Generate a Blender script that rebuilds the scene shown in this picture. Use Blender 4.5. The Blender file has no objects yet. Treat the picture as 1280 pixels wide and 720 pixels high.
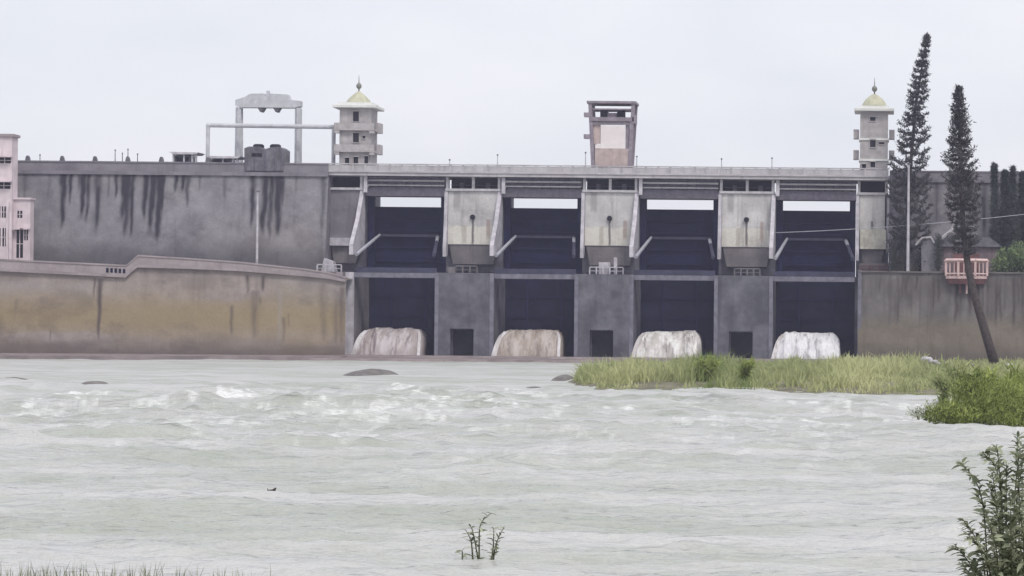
import bpy, bmesh, math, random
import numpy as np
from mathutils import Vector, Matrix, Euler
R = math.radians
rnd = random.Random(11)
nrs = np.random.RandomState(5)
S = bpy.context.scene
COL = S.collection

# ------------------------------------------------------------------ camera
CAM_H, FPX, PX0, PY0, ROLL = 3.85, 3000.0, 1100.0, 415.0, 0.0095
cd = bpy.data.cameras.new('camera')
cam = bpy.data.objects.new('camera', cd)
COL.objects.link(cam)
cd.sensor_width = 36.0
cd.lens = 36.0 * FPX / 1280.0
cd.shift_x = -(PX0 - 640.0) / 1280.0
cd.shift_y = (PY0 - 360.0) / 1280.0
cd.clip_start, cd.clip_end = 0.1, 5000.0
cam.matrix_world = (Matrix.Translation((0, 0, CAM_H)) @ Matrix.Rotation(R(90), 4, 'X') @ Matrix.Rotation(ROLL, 4, 'Z'))
S.camera = cam

def W(px, py, Y):
    """place (X, Z) seen at photograph pixel px, py when it stands Y metres away"""
    a, b = px - PX0, PY0 - py
    u = a * math.cos(ROLL) - b * math.sin(ROLL)
    v = a * math.sin(ROLL) + b * math.cos(ROLL)
    return u * Y / FPX, CAM_H + v * Y / FPX

# ------------------------------------------------------------------ sky, sun, exposure
SUN_EL, SUN_AZ = R(52), R(150)          # azimuth clockwise from +Y
w = bpy.data.worlds.new('World'); S.world = w; w.use_nodes = True
nt = w.node_tree; nt.nodes.clear()
out = nt.nodes.new('ShaderNodeOutputWorld'); bg = nt.nodes.new('ShaderNodeBackground')
sky = nt.nodes.new('ShaderNodeTexSky'); sky.sky_type = 'NISHITA'; sky.sun_disc = False
sky.sun_elevation, sky.sun_rotation = SUN_EL, SUN_AZ
sky.air_density, sky.dust_density, sky.ozone_density = 1.0, 3.0, 1.0
tc = nt.nodes.new('ShaderNodeTexCoord'); mp = nt.nodes.new('ShaderNodeMapping'); mp.inputs['Scale'].default_value = (1, 1, 3)
nz = nt.nodes.new('ShaderNodeTexNoise'); nz.inputs['Scale'].default_value = 5.0; nz.inputs['Detail'].default_value = 5.0
cr = nt.nodes.new('ShaderNodeValToRGB')
cr.color_ramp.elements[0].position = 0.36; cr.color_ramp.elements[0].color = (6.55, 6.75, 7.2, 1)
cr.color_ramp.elements[1].position = 0.64; cr.color_ramp.elements[1].color = (7.5, 7.5, 7.8, 1)
mx = nt.nodes.new('ShaderNodeMix'); mx.data_type = 'RGBA'; mx.inputs['Factor'].default_value = 0.9
nt.links.new(tc.outputs['Generated'], mp.inputs['Vector']); nt.links.new(mp.outputs['Vector'], nz.inputs['Vector'])
nt.links.new(nz.outputs['Fac'], cr.inputs['Fac'])
nt.links.new(sky.outputs['Color'], mx.inputs['A']); nt.links.new(cr.outputs['Color'], mx.inputs['B'])
nt.links.new(mx.outputs['Result'], bg.inputs['Color']); bg.inputs['Strength'].default_value = 0.1
nt.links.new(bg.outputs['Background'], out.inputs['Surface'])
sl = bpy.data.lights.new('sun', 'SUN'); sl.energy = 1.4; sl.angle = R(14); sl.color = (1, 0.96, 0.9)
so = bpy.data.objects.new('sun', sl); COL.objects.link(so)
sd = Vector((math.sin(SUN_AZ) * math.cos(SUN_EL), math.cos(SUN_AZ) * math.cos(SUN_EL), math.sin(SUN_EL)))
so.rotation_euler = sd.to_track_quat('Z', 'Y').to_euler(); so.location = (0, -20, 60)
S.view_settings.view_transform = 'Standard'; S.view_settings.look = 'None'
S.view_settings.exposure = 0.43; S.view_settings.gamma = 1.0; S.view_settings.use_curve_mapping = False

# ------------------------------------------------------------------ material helpers
class G:
    def __init__(s, name):
        s.m = bpy.data.materials.new(name); s.m.use_nodes = True
        s.t = s.m.node_tree; s.t.nodes.clear()
        s.o = s.n('ShaderNodeOutputMaterial')
        s.p = s.n('ShaderNodeBsdfPrincipled'); s.p.inputs['Roughness'].default_value = 0.85
        s.p.inputs['Specular IOR Level'].default_value = 0.25
        s.l(s.p.outputs[0], s.o.inputs['Surface'])
    def n(s, k): return s.t.nodes.new(k)
    def l(s, a, b): s.t.links.new(a, b)
    def set(s, sock, v):
        if isinstance(v, bpy.types.NodeSocket): s.l(v, sock)
        elif isinstance(v, (tuple, list)) and len(v) == 3 and sock.type == 'RGBA': sock.default_value = (*v, 1)
        else: sock.default_value = v
    def math(s, op, a, b=0.0, clamp=False):
        n = s.n('ShaderNodeMath'); n.operation = op; n.use_clamp = clamp
        s.set(n.inputs[0], a); s.set(n.inputs[1], b); return n.outputs[0]
    def mix(s, f, a, b):
        n = s.n('ShaderNodeMix'); n.data_type = 'RGBA'
        s.set(n.inputs['Factor'], f); s.set(n.inputs['A'], a); s.set(n.inputs['B'], b); return n.outputs['Result']
    def ramp(s, v, a, b, lo=0.0, hi=1.0):
        n = s.n('ShaderNodeMapRange'); n.interpolation_type = 'SMOOTHSTEP'
        s.set(n.inputs['Value'], v); n.inputs['From Min'].default_value = a; n.inputs['From Max'].default_value = b
        n.inputs['To Min'].default_value = lo; n.inputs['To Max'].default_value = hi; return n.outputs['Result']
    def coords(s, scale=(1, 1, 1)):
        tc = s.n('ShaderNodeTexCoord'); oi = s.n('ShaderNodeObjectInfo')
        k = s.math('MULTIPLY', oi.outputs['Random'], 87.0)
        cx = s.n('ShaderNodeCombineXYZ'); s.l(k, cx.inputs[0]); s.l(k, cx.inputs[1])
        va = s.n('ShaderNodeVectorMath'); va.operation = 'ADD'; s.l(tc.outputs['Object'], va.inputs[0]); s.l(cx.outputs[0], va.inputs[1])
        mp = s.n('ShaderNodeMapping'); mp.inputs['Scale'].default_value = scale; s.l(va.outputs[0], mp.inputs['Vector'])
        return mp.outputs[0]
    def noise(s, scale, detail=4.0, vec=(1, 1, 1), rough=0.6):
        n = s.n('ShaderNodeTexNoise'); s.l(s.coords(vec), n.inputs['Vector'])
        n.inputs['Scale'].default_value = scale; n.inputs['Detail'].default_value = detail; n.inputs['Roughness'].default_value = rough
        return n.outputs['Fac']
    def pos(s):
        tc = s.n('ShaderNodeTexCoord'); sp = s.n('ShaderNodeSeparateXYZ'); s.l(tc.outputs['Object'], sp.inputs[0]); return sp.outputs
    def bump(s, h, d=0.05, k=0.4):
        b = s.n('ShaderNodeBump'); b.inputs['Strength'].default_value = k; b.inputs['Distance'].default_value = d
        s.l(h, b.inputs['Height']); s.l(b.outputs[0], s.p.inputs['Normal'])

def concrete(name, base, dark=None, streak=0.5, var=0.35, bands=(), marks=(), tint=False, rough=0.88):
    """weathered concrete; bands: (z0, z1, colour, amount); marks: (x, half width, z top, z bottom, colour, amount)"""
    g = G(name); dark = dark or tuple(c * 0.45 for c in base)
    c = g.mix(g.ramp(g.noise(0.35, 5), 0.3, 0.72, 0, 1), tuple(x * (1 - var * .6) for x in base), tuple(min(1, x * (1 + var * .5)) for x in base))
    if bands or marks:
        x, y, z = g.pos(); wob = g.math('MULTIPLY', g.math('SUBTRACT', g.noise(0.9, 3), 0.5), 1.0)
        zz = g.math('ADD', z, wob)
        for z0, z1, col, am in bands:
            f = g.math('MULTIPLY', g.ramp(zz, z0, z0 + 0.3), g.ramp(zz, z1 - 0.3, z1, 1, 0))
            c = g.mix(g.math('MULTIPLY', f, am), c, col)
    st = g.ramp(g.noise(1.0, 5, (1.1, 1.1, 0.07), 0.62), 0.52, 0.72)
    c = g.mix(g.math('MULTIPLY', st, streak), c, dark)
    st2 = g.ramp(g.noise(1.0, 4, (2.6, 2.6, 0.25), 0.6), 0.55, 0.75)
    c = g.mix(g.math('MULTIPLY', st2, streak * .45), c, tuple(min(1, x * 1.35) for x in base))
    for x0, hw, zt, zb, col, am in marks:
        d = g.math('ABSOLUTE', g.math('SUBTRACT', g.math('ADD', x, g.math('MULTIPLY', wob, 0.25)), x0))
        f = g.math('MULTIPLY', g.ramp(d, hw * .4, hw, 1, 0), g.math('MULTIPLY', g.ramp(zz, zb, zb + .8), g.ramp(z, zt - .1, zt, 1, 0)))
        c = g.mix(g.math('MULTIPLY', f, am), c, col)
    if tint:
        a = g.n('ShaderNodeAttribute'); a.attribute_name = 'tint'
        sp = g.n('ShaderNodeSeparateColor'); g.l(a.outputs['Color'], sp.inputs[0])
        c = g.mix(sp.outputs[1], c, (0.30, 0.235, 0.132)); c = g.mix(sp.outputs[2], c, (0.33, 0.32, 0.33))
        c = g.mix(sp.outputs[0], c, dark)
    fine = g.noise(4.0, 6)
    c = g.mix(g.ramp(fine, 0.3, 0.75, 0.0, 0.18), c, dark)
    c = g.mix(g.ramp(g.noise(0.16, 6, (1, 1, 1.3), .7), .5, .72, 0, .45), c, dark)
    g.l(c, g.p.inputs['Base Color']); g.p.inputs['Roughness'].default_value = rough
    g.bump(g.noise(1.2, 6), 0.12, 0.4)
    return g.m

def plain(name, base, rough=0.7, var=0.25, scale=1.5, spec=0.25, streak=0.0):
    g = G(name)
    c = g.mix(g.ramp(g.noise(scale, 5), 0.3, 0.72), tuple(x * (1 - var) for x in base), tuple(min(1, x * (1 + var * .5)) for x in base))
    if streak:
        st = g.ramp(g.noise(1.0, 4, (2.2, 2.2, 0.15)), 0.5, 0.72)
        c = g.mix(g.math('MULTIPLY', st, streak), c, tuple(x * .45 for x in base))
    g.l(c, g.p.inputs['Base Color']); g.p.inputs['Roughness'].default_value = rough; g.p.inputs['Specular IOR Level'].default_value = spec
    return g.m

def foliage(name, a, b, trans=0.3):
    g = G(name); g.t.nodes.remove(g.p)
    at = g.n('ShaderNodeAttribute'); at.attribute_name = 'shade'
    c = g.mix(at.outputs['Fac'], a, b)
    d = g.n('ShaderNodeBsdfDiffuse'); t = g.n('ShaderNodeBsdfTranslucent'); m = g.n('ShaderNodeMixShader')
    g.l(c, d.inputs['Color']); g.l(c, t.inputs['Color']); m.inputs[0].default_value = trans
    g.l(d.outputs[0], m.inputs[1]); g.l(t.outputs[0], m.inputs[2]); g.l(m.outputs[0], g.o.inputs['Surface'])
    return g.m

M = {}
M['dam'] = concrete('masonry dam face', (0.25, 0.24, 0.262), (0.035, 0.032, 0.04), 0.25, 0.4, tint=True)
M['coping'] = concrete('parapet concrete', (0.225, 0.21, 0.235), (0.09, 0.08, 0.1), 0.4, 0.3)
M['retain'] = concrete('retaining wall plaster', (0.33, 0.285, 0.265), (0.10, 0.08, 0.072), 0.3, 0.3, tint=True)
M['retain_right'] = concrete('grey streaked wall', (0.165, 0.155, 0.15), (0.075, 0.066, 0.062), 0.75, 0.35, tint=True)
M['retain_coping'] = concrete('pinkish coping', (0.34, 0.298, 0.303), (0.15, 0.12, 0.13), 0.35, 0.3)
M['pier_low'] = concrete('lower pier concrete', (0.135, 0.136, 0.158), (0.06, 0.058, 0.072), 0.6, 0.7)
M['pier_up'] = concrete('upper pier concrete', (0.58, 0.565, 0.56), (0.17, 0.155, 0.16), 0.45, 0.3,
                        bands=((14.3, 17.0, (0.72, 0.69, 0.61), 0.7),), marks=((-.05, .2, 18.0, 14.1, (0.11, 0.10, 0.10), .85), (-1.1, .4, 17.0, 14.2, (0.25, 0.2, 0.15), .4), (1.9, .35, 17.8, 15.0, (0.3, 0.2, 0.17), .6), (-2.1, .6, 21.3, 18.5, (0.2, 0.19, 0.2), .5)))
M['corbel'] = concrete('stained corbel concrete', (0.19, 0.175, 0.18), (0.08, 0.07, 0.08), 0.6, 0.4)
M['white'] = plain('white painted concrete', (0.55, 0.53, 0.56), 0.7, 0.2, 1.5, streak=.3)
M['cream'] = plain('cream plaster patch', (0.62, 0.595, 0.52), 0.85, 0.3, 0.9, streak=.5)
M['rib'] = plain('pale rib concrete', (0.52, 0.495, 0.54), 0.75, 0.25, 1.0, streak=.4)
M['deck'] = concrete('bridge concrete', (0.50, 0.48, 0.50), (0.15, 0.14, 0.16), 0.3, 0.25)
M['girder'] = plain('grey girder steel', (0.135, 0.125, 0.155), 0.6, 0.3, 2.0, streak=.4)
M['gate'] = plain('shade navy gate steel', (0.010, 0.012, 0.052), 0.75, 0.4, 0.7, 0.1, streak=.4)  # navy base carries the recess shade and the blue of its shadows
M['gate_rib'] = plain('navy gate rib steel', (0.05, 0.052, 0.09), 0.55, 0.3, 1.2)
M['cross'] = plain('grey blue beam', (0.19, 0.187, 0.225), 0.8, 0.3, 1.0, streak=.4)
M['bay'] = plain('shade dark recess concrete', (0.014, 0.015, 0.040), 0.75, 0.5, 0.35, 0.1, streak=.5)  # near-black colour stands in for the shade inside the openings
M['void'] = plain('unlit interior', (0.02, 0.02, 0.026), 0.9, 0.4, 1.5)
M['steel_pale'] = plain('pale painted steel', (0.42, 0.43, 0.48), 0.5, 0.15, 2.0)
M['crane'] = plain('hazed grey crane steel', (0.52, 0.53, 0.56), 0.55, 0.15, 1.5, streak=.2)  # base lightened: distance haze is put into the colour
M['machine'] = plain('grey machinery', (0.16, 0.155, 0.175), 0.6, 0.5, 1.0, streak=.5)
M['tower'] = plain('tower plaster', (0.43, 0.405, 0.41), 0.8, 0.18, 1.2, streak=.3)
M['tower_white'] = plain('tower white slab', (0.72, 0.72, 0.70), 0.75, 0.1, 1.2)
M['dome'] = plain('pale olive dome', (0.50, 0.495, 0.365), 0.6, 0.15, 1.4, streak=.2)
M['finial'] = plain('finial metal', (0.22, 0.22, 0.2), 0.45, 0.2, 3)
M['pink_house'] = plain('pale pink plaster', (0.68, 0.585, 0.615), 0.85, 0.16, 0.8, streak=.35)
M['pink'] = plain('salmon railing paint', (0.60, 0.44, 0.43), 0.7, 0.15, 2.0, streak=.3)
M['maroon'] = plain('dark red wall', (0.17, 0.085, 0.085), 0.8, 0.3, 1.5)
M['hoist'] = plain('hoist beige sheet', (0.48, 0.385, 0.37), 0.75, 0.2, 0.8, streak=.35)
M['hoist_frame'] = plain('hoist frame mauve grey', (0.27, 0.235, 0.27), 0.65, 0.25, 1.5, streak=.3)
M['panel'] = plain('white panel', (0.78, 0.72, 0.72), 0.6, 0.08, 0.8)
M['mud'] = plain('wet mud', (0.17, 0.155, 0.145), 0.6, 0.4, 1.0)
M['sill'] = concrete('stained sill concrete', (0.255, 0.215, 0.215), (0.12, 0.1, 0.1), 0.3, 0.4)
M['bark'] = plain('pine bark', (0.075, 0.062, 0.058), 0.9, 0.4, 3.0)
M['stem'] = plain('green brown stem', (0.10, 0.105, 0.06), 0.8, 0.3, 20.0)
M['pine'] = foliage('dark pine foliage', (0.035, 0.038, 0.037), (0.13, 0.13, 0.125), 0.2)
M['cypress'] = foliage('dark cypress foliage', (0.03, 0.04, 0.038), (0.10, 0.12, 0.105), 0.2)
M['shrub'] = foliage('bright shrub leaves', (0.10, 0.15, 0.06), (0.30, 0.38, 0.19), 0.3)
M['bush'] = foliage('river bush leaves', (0.075, 0.105, 0.03), (0.50, 0.57, 0.19), 0.4)
M['grass'] = foliage('river grass blades', (0.19, 0.25, 0.09), (0.56, 0.57, 0.31), 0.4)
M['near'] = foliage('grey green leaves', (0.08, 0.10, 0.06), (0.54, 0.58, 0.42), 0.35)

# ------------------------------------------------------------------ object helpers
def tag(o, label=None, cat=None, group=None, kind=None):
    for k, v in (('label', label), ('category', cat), ('group', group), ('kind', kind)):
        if v: o[k] = v
    return o
def thing(name, loc, label, cat, group=None, rz=0.0):
    o = bpy.data.objects.new(name, None); COL.objects.link(o); o.location = loc; o.rotation_euler = (0, 0, rz)
    o.empty_display_size = 0.3
    return tag(o, label, cat, group)
def link(name, me, mat, parent=None, smooth=False):
    if mat: me.materials.append(mat)
    if smooth:
        me.polygons.foreach_set('use_smooth', [True] * len(me.polygons))
    o = bpy.data.objects.new(name, me); COL.objects.link(o)
    if parent: o.parent = parent
    return o
def copy_tree(o, parent=None):
    c = o.copy(); COL.objects.link(c)
    if parent: c.parent = parent
    for ch in [x for x in o.children]: copy_tree(ch, c)
    return c

class MB:
    """collects boxes, tubes, prisms and lathes into one mesh"""
    def __init__(s): s.v = []; s.f = []
    def raw(s, v, f):
        b = len(s.v); s.v += [tuple(p) for p in v]; s.f += [tuple(i + b for i in q) for q in f]; return s
    def box(s, x0, x1, y0, y1, z0, z1):
        v = [(x, y, z) for z in (z0, z1) for y in (y0, y1) for x in (x0, x1)]
        return s.raw(v, [(0, 2, 3, 1), (4, 5, 7, 6), (0, 1, 5, 4), (2, 6, 7, 3), (0, 4, 6, 2), (1, 3, 7, 5)])
    def prism_x(s, poly, x0, x1, poly1=None):            # poly in (y, z)
        n = len(poly); q = poly1 or poly
        v = [(x0, y, z) for y, z in poly] + [(x1, y, z) for y, z in q]
        return s.raw(v, [tuple(range(n)), tuple(range(2 * n - 1, n - 1, -1))] + [(i, i + n, (i + 1) % n + n, (i + 1) % n) for i in range(n)])
    def prism_y(s, poly, y0, y1, poly1=None):            # poly in (x, z)
        n = len(poly); q = poly1 or poly
        v = [(x, y0, z) for x, z in poly] + [(x, y1, z) for x, z in q]
        return s.raw(v, [tuple(range(n - 1, -1, -1)), tuple(range(n, 2 * n))] + [(i, (i + 1) % n, (i + 1) % n + n, i + n) for i in range(n)])
    def prism_z(s, poly, z0, z1, k=1.0):                 # poly in (x, y)
        n = len(poly); v = [(x, y, z0) for x, y in poly] + [(x * k, y * k, z1) for x, y in poly]
        return s.raw(v, [tuple(range(n - 1, -1, -1)), tuple(range(n, 2 * n))] + [(i, (i + 1) % n, (i + 1) % n + n, i + n) for i in range(n)])
    def tube(s, pts, rad, n=6):
        pts = [Vector(p) for p in pts]; rad = rad if isinstance(rad, (list, tuple)) else [rad] * len(pts)
        v = []; f = []
        for i, p in enumerate(pts):
            d = (pts[min(i + 1, len(pts) - 1)] - pts[max(i - 1, 0)]).normalized()
            a = d.cross(Vector((0, 1, 0)) if abs(d.y) < 0.9 else Vector((1, 0, 0))).normalized(); b = d.cross(a)
            for k in range(n):
                t = 2 * math.pi * k / n; v.append(p + (a * math.cos(t) + b * math.sin(t)) * rad[i])
        for i in range(len(pts) - 1):
            for k in range(n): f.append((i * n + k, i * n + (k + 1) % n, (i + 1) * n + (k + 1) % n, (i + 1) * n + k))
        f.append(tuple(range(n - 1, -1, -1))); f.append(tuple(range((len(pts) - 1) * n, len(pts) * n)))
        return s.raw(v, f)
    def lathe(s, prof, n=20, c=(0, 0)):
        v = [(c[0] + r * math.cos(2 * math.pi * k / n), c[1] + r * math.sin(2 * math.pi * k / n), z) for r, z in prof for k in range(n)]
        f = [(i * n + k, i * n + (k + 1) % n, (i + 1) * n + (k + 1) % n, (i + 1) * n + k) for i in range(len(prof) - 1) for k in range(n)]
        f.append(tuple(range(n - 1, -1, -1))); f.append(tuple(range((len(prof) - 1) * n, len(prof) * n)))
        return s.raw(v, f)
    def build(s, name, mat, parent=None, smooth=False, bevel=0.0):
        me = bpy.data.meshes.new(name); me.from_pydata(s.v, [], s.f); me.update()
        bm = bmesh.new(); bm.from_mesh(me); bmesh.ops.recalc_face_normals(bm, faces=bm.faces)
        if bevel: bmesh.ops.bevel(bm, geom=bm.edges[:], offset=bevel, segments=1, affect='EDGES')
        bm.to_mesh(me); bm.free()
        return link(name, me, mat, parent, smooth)

def np_mesh(name, verts, faces, mat, parent=None, smooth=False, attrs=None):
    """verts (n,3), faces (m,k) numpy; attrs: name -> per-vertex float or (n,3) colour"""
    me = bpy.data.meshes.new(name); n, (m, k) = len(verts), faces.shape
    me.vertices.add(n); me.vertices.foreach_set('co', np.asarray(verts, np.float32).ravel())
    me.loops.add(m * k); me.loops.foreach_set('vertex_index', faces.astype(np.int32).ravel())
    me.polygons.add(m); me.polygons.foreach_set('loop_start', np.arange(0, m * k, k, dtype=np.int32))
    me.polygons.foreach_set('loop_total', np.full(m, k, np.int32))
    me.update(calc_edges=True)
    for an, arr in (attrs or {}).items():
        arr = np.asarray(arr, np.float32)
        if arr.ndim == 1:
            a = me.attributes.new(an, 'FLOAT', 'POINT'); a.data.foreach_set('value', arr)
        else:
            a = me.attributes.new(an, 'FLOAT_COLOR', 'POINT'); a.data.foreach_set('color', np.c_[arr, np.ones(n, np.float32)].ravel())
    me.validate()
    return link(name, me, mat, parent, smooth)
def grid_faces(nu, nv):
    i = np.arange(nu - 1)[None, :]; j = np.arange(nv - 1)[:, None]; a = j * nu + i
    return np.stack([a, a + 1, a + nu + 1, a + nu], -1).reshape(-1, 4)
_T = np.random.RandomState(3).rand(256, 256)
def vnoise(x, y, seed=0):
    x = np.asarray(x, float) + seed * 17.31; y = np.asarray(y, float) + seed * 9.77
    xi = np.floor(x).astype(int); yi = np.floor(y).astype(int); fx = x - xi; fy = y - yi
    fx = fx * fx * (3 - 2 * fx); fy = fy * fy * (3 - 2 * fy)
    g = lambda a, b: _T[a & 255, b & 255]
    return (g(xi, yi) * (1 - fx) + g(xi + 1, yi) * fx) * (1 - fy) + (g(xi, yi + 1) * (1 - fx) + g(xi + 1, yi + 1) * fx) * fy
def fbm(x, y, o=4, seed=0):
    return sum(vnoise(x * 2 ** k, y * 2 ** k, seed + k) * 0.5 ** k for k in range(o)) / sum(0.5 ** k for k in range(o))
def sstep(a, b, x):
    t = np.clip((np.asarray(x, float) - a) / (b - a), 0, 1); return t * t * (3 - 2 * t)

# ------------------------------------------------------------------ ground, water
def land(X, Y):
    """signed height of the river bed and banks"""
    wob = (fbm(X * .12, Y * .06, 4, 3) - .5)
    near = np.interp(Y, [-80, 0, 8, 14, 24, 33, 40, 60], [2.6, 2.25, 2.1, 1.75, 0.85, 0.12, -0.5, -1.5])
    dn = (Y - 147 - 10 * wob - .42 * np.maximum(0, -X - 14) ** 2)                  # near shore of the grass island
    left = (X + 25.5 + 4 * wob) * 2.2
    far = np.where(X > -4, 400.0, 236 + 8 * wob - Y)
    isl = np.minimum(np.minimum(dn, left), far) * 0.05
    blob = (1 - np.hypot((X - 6.6) / 4.0, (Y - 106) / 9.0)) * .25
    right = (X - (8.5 + 0.02 * (Y - 60))) * 0.25
    z = np.maximum(np.maximum(np.maximum(isl, blob), right), near)
    z = np.where(z > 0, np.minimum(z, 0.45 + 0.25 * wob), z)
    z = np.where(near > 0.3, np.maximum(z, near), z)
    return np.clip(z, -1.5, 3) + 0.06 * (fbm(X * .9, Y * .9, 3, 8) - .5)
xs = np.concatenate([np.linspace(-600, -120, 25), np.linspace(-118, 40, 180), np.linspace(42, 600, 30)])
ys = np.concatenate([np.linspace(-90, 6, 14), np.linspace(7, 45, 40), np.linspace(47, 310, 180), np.linspace(320, 1000, 18)])
gx, gy = np.meshgrid(xs, ys); gz = land(gx, gy)
g = G('river bank soil')
c = g.mix(g.ramp(g.noise(.8, 5), .3, .7), (0.12, 0.11, 0.075), (0.22, 0.205, 0.15)); g.l(c, g.p.inputs['Base Color'])
tag(np_mesh('ground', np.stack([gx, gy, gz], -1).reshape(-1, 3), grid_faces(len(xs), len(ys)), g.m, smooth=True), kind='structure')

# river: one fine sheet of waves, finer towards the near bank
nu, nv = 620, 760
tt = np.concatenate([[-2.2, -1.2, -0.7], np.linspace(-0.44, 0.12, nu - 6), [0.4, 0.9, 1.8]])
yy = 1.0 / np.linspace(1 / 20.0, 1 / 300.0, nv)
tX, tY = np.meshgrid(tt, yy); wX = tX * tY; wY = tY
def ripples(X, Y):
    # rapids in the middle of the river
    rap = np.exp(-((Y - 118) / 32) ** 2) * (0.45 + 0.55 * sstep(14, -18, X + 0 * Y)) + 0.30 * np.exp(-((Y - 70) / 25) ** 2)
    rap = rap * (0.5 + fbm(X * .035, Y * .02, 3, 21))
    h = np.zeros_like(X); r = np.random.RandomState(2)
    for k in range(26):
        L = 0.9 * 1.19 ** k if k < 13 else 0.8 * 1.2 ** (k - 13)
        ang = r.normal(-1.5, 0.26 if L > 2 else .4); kx, ky = math.cos(ang) * 2 * math.pi / L, math.sin(ang) * 2 * math.pi / L
        fade = np.clip(1.4 - Y / (L * 95.0), 0, 1)
        ph = 2 * math.pi * (r.rand() + 1.6 * fbm(X / (L * 7.0), Y / (L * 2.6), 2, 30 + k))
        s = np.sin(kx * X + ky * Y + ph)
        h += (0.0125 * L ** 0.75) * (1 - np.abs(s)) * 1.6 * fade
    h *= (0.65 + 1.25 * rap) * (0.45 + 1.1 * fbm(X * .11, Y * .05, 3, 61))
    return h, rap
hh, rap = ripples(wX, wY)
hm = hh - hh.mean()
cr1 = fbm(wX * .30, wY * .17, 4, 40); cr2 = fbm(wX * .9, wY * .5, 4, 44)
foam = sstep(0.66, 0.84, cr1 * .5 + cr2 * .5 + 0.16 * np.clip(rap, 0, 1.2) - 0.04) * sstep(0.15, 0.6, rap)
fl = fbm(wX * .55, wY * .16, 4, 73)
line = np.exp(-((wY - 130 - 16 * (fbm(wX * .09, wY * 0, 3, 70) - .5)) / 2.6) ** 2) * sstep(-44, -36, wX) * sstep(-8, -20, wX) * sstep(.40, .62, fbm(wX * .16, wY * .04, 3, 71)) * sstep(.42, .6, fl)
fk = fbm(wX * 2.3, wY * .42, 5, 75) * .62 + .38 * fbm(wX * .25, wY * .1, 3, 76)
reg = np.exp(-((wY - 110) / 27) ** 2) + .2 * np.exp(-((wY - 75) / 18) ** 2)
fleck = sstep(.565, .66, fk) * np.clip(reg, 0, 1) * .8
foam = np.clip(foam * .6 + line + fleck, 0, 1)
hm = hm + line * 0.15 + foam * 0.03
g = G('muddy green river water')
at = g.n('ShaderNodeAttribute'); at.attribute_name = 'foam'
big = g.ramp(g.noise(0.16, 6, (.35, 1, 1), .7), 0.36, 0.62)  # paler patches paint the sky's reflection into the water colour
c = g.mix(big, (0.385, 0.405, 0.36), (0.52, 0.52, 0.515)); fm = g.math('MULTIPLY', at.outputs['Fac'], g.math('MULTIPLY', g.ramp(g.noise(1.3, 6, (.6, 1, 1), .7), .36, .6, .2, 1.0), g.ramp(g.noise(4.5, 5, (.5, 1, 1), .7), .38, .55, .25, 1.0)))
c = g.mix(fm, c, (0.80, 0.81, 0.80))
g.l(c, g.p.inputs['Base Color']); g.p.inputs['IOR'].default_value = 1.33; g.p.inputs['Specular IOR Level'].default_value = 0.5
rgh = g.math('ADD', g.ramp(g.pos()[1], 40, 190, .12, .5), g.math('MULTIPLY', at.outputs['Fac'], .4))
g.l(rgh, g.p.inputs['Roughness'])
g.bump(g.math('ADD', g.noise(2.6, 6, (.3, 1, 1)), g.math('MULTIPLY', g.noise(.55, 6, (.35, 1, 1)), 3.2)), 0.22, 0.9)
tag(np_mesh('river', np.stack([wX, wY, hm], -1).reshape(-1, 3), grid_faces(nu, nv), g.m, smooth=True, attrs={'foam': foam.ravel()}), kind='structure')

# ------------------------------------------------------------------ dam walls
def wall_sheet(name, mat, parent, xa, xb, zt, zb, yt, yb, nu, nv, tint, relief=0.05, ox=0.0, oy=0.0):
    """one sloping face as a fine sheet; zt, zb, yt, yb are functions of X; tint(X, Z, depth below the top) -> three arrays"""
    X = np.linspace(xa, xb, nu)[None, :] + 0 * np.zeros((nv, 1)); t = np.linspace(0, 1, nv)[:, None]
    top, bot = zt(X), zb(X); Z = bot + (top - bot) * t; Y = yb(X) + (yt(X) - yb(X)) * t
    Y = Y - relief * (fbm(X * .8, Z * .8, 4, 12) - .5)
    tn = np.clip(np.stack(tint(X, Z, top - Z), -1).reshape(-1, 3), 0, 1)
    return np_mesh(name, np.stack([X - ox, Y - oy, Z], -1).reshape(-1, 3), grid_faces(nu, nv), mat, parent, True, {'tint': tn})
K = lambda v: (lambda X: v + 0 * X)

def streak_tint(streaks, seed, brown=0.0, damp=None, lim=0.0):
    def f(X, Z, D):
        s = np.zeros_like(X)
        for x, wd, d0, d1, a in streaks:
            xx = X + 0.5 * (fbm(X * 0 + x, Z * .45, 3, seed) - .5)
            n = sstep(.25, .62, fbm(X * 3.2, Z * .5, 4, seed + 5)); wd = wd * np.clip(1.15 - .75 * D / d1, .2, 1.2)
            s = np.maximum(s, a * np.exp(-((xx - x) / wd) ** 2) * sstep(d0, d0 + .5, D) * sstep(d1, d1 * .7 + d0 * .3, D) * (.75 + .45 * n) * 1.5)
        if damp: s = np.maximum(s, damp[2] * sstep(damp[0], damp[1], Z + 2.5 * (fbm(X * .12, Z * .2, 3, seed + 2) - .5)))
        gch = brown * sstep(.4, .75, fbm(X * .15, Z * .2, 3, seed + 9)) + 0 * X
        b = lim * sstep(.55, .75, fbm(X * .25, Z * .35, 4, seed + 13)) + 0 * X
        return s, gch, b
    return f
CREST, YF = 23.45, 305.2
XL_END = W(412, 215, YF)[0]; XR0 = W(1112, 215, YF)[0]
lw = thing('dam_wall', (XL_END - 40, 306, 0), 'long grey masonry dam wall with black streaks, left of the spillway gates', 'dam wall', 'dam walls beside the spillway')
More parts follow.
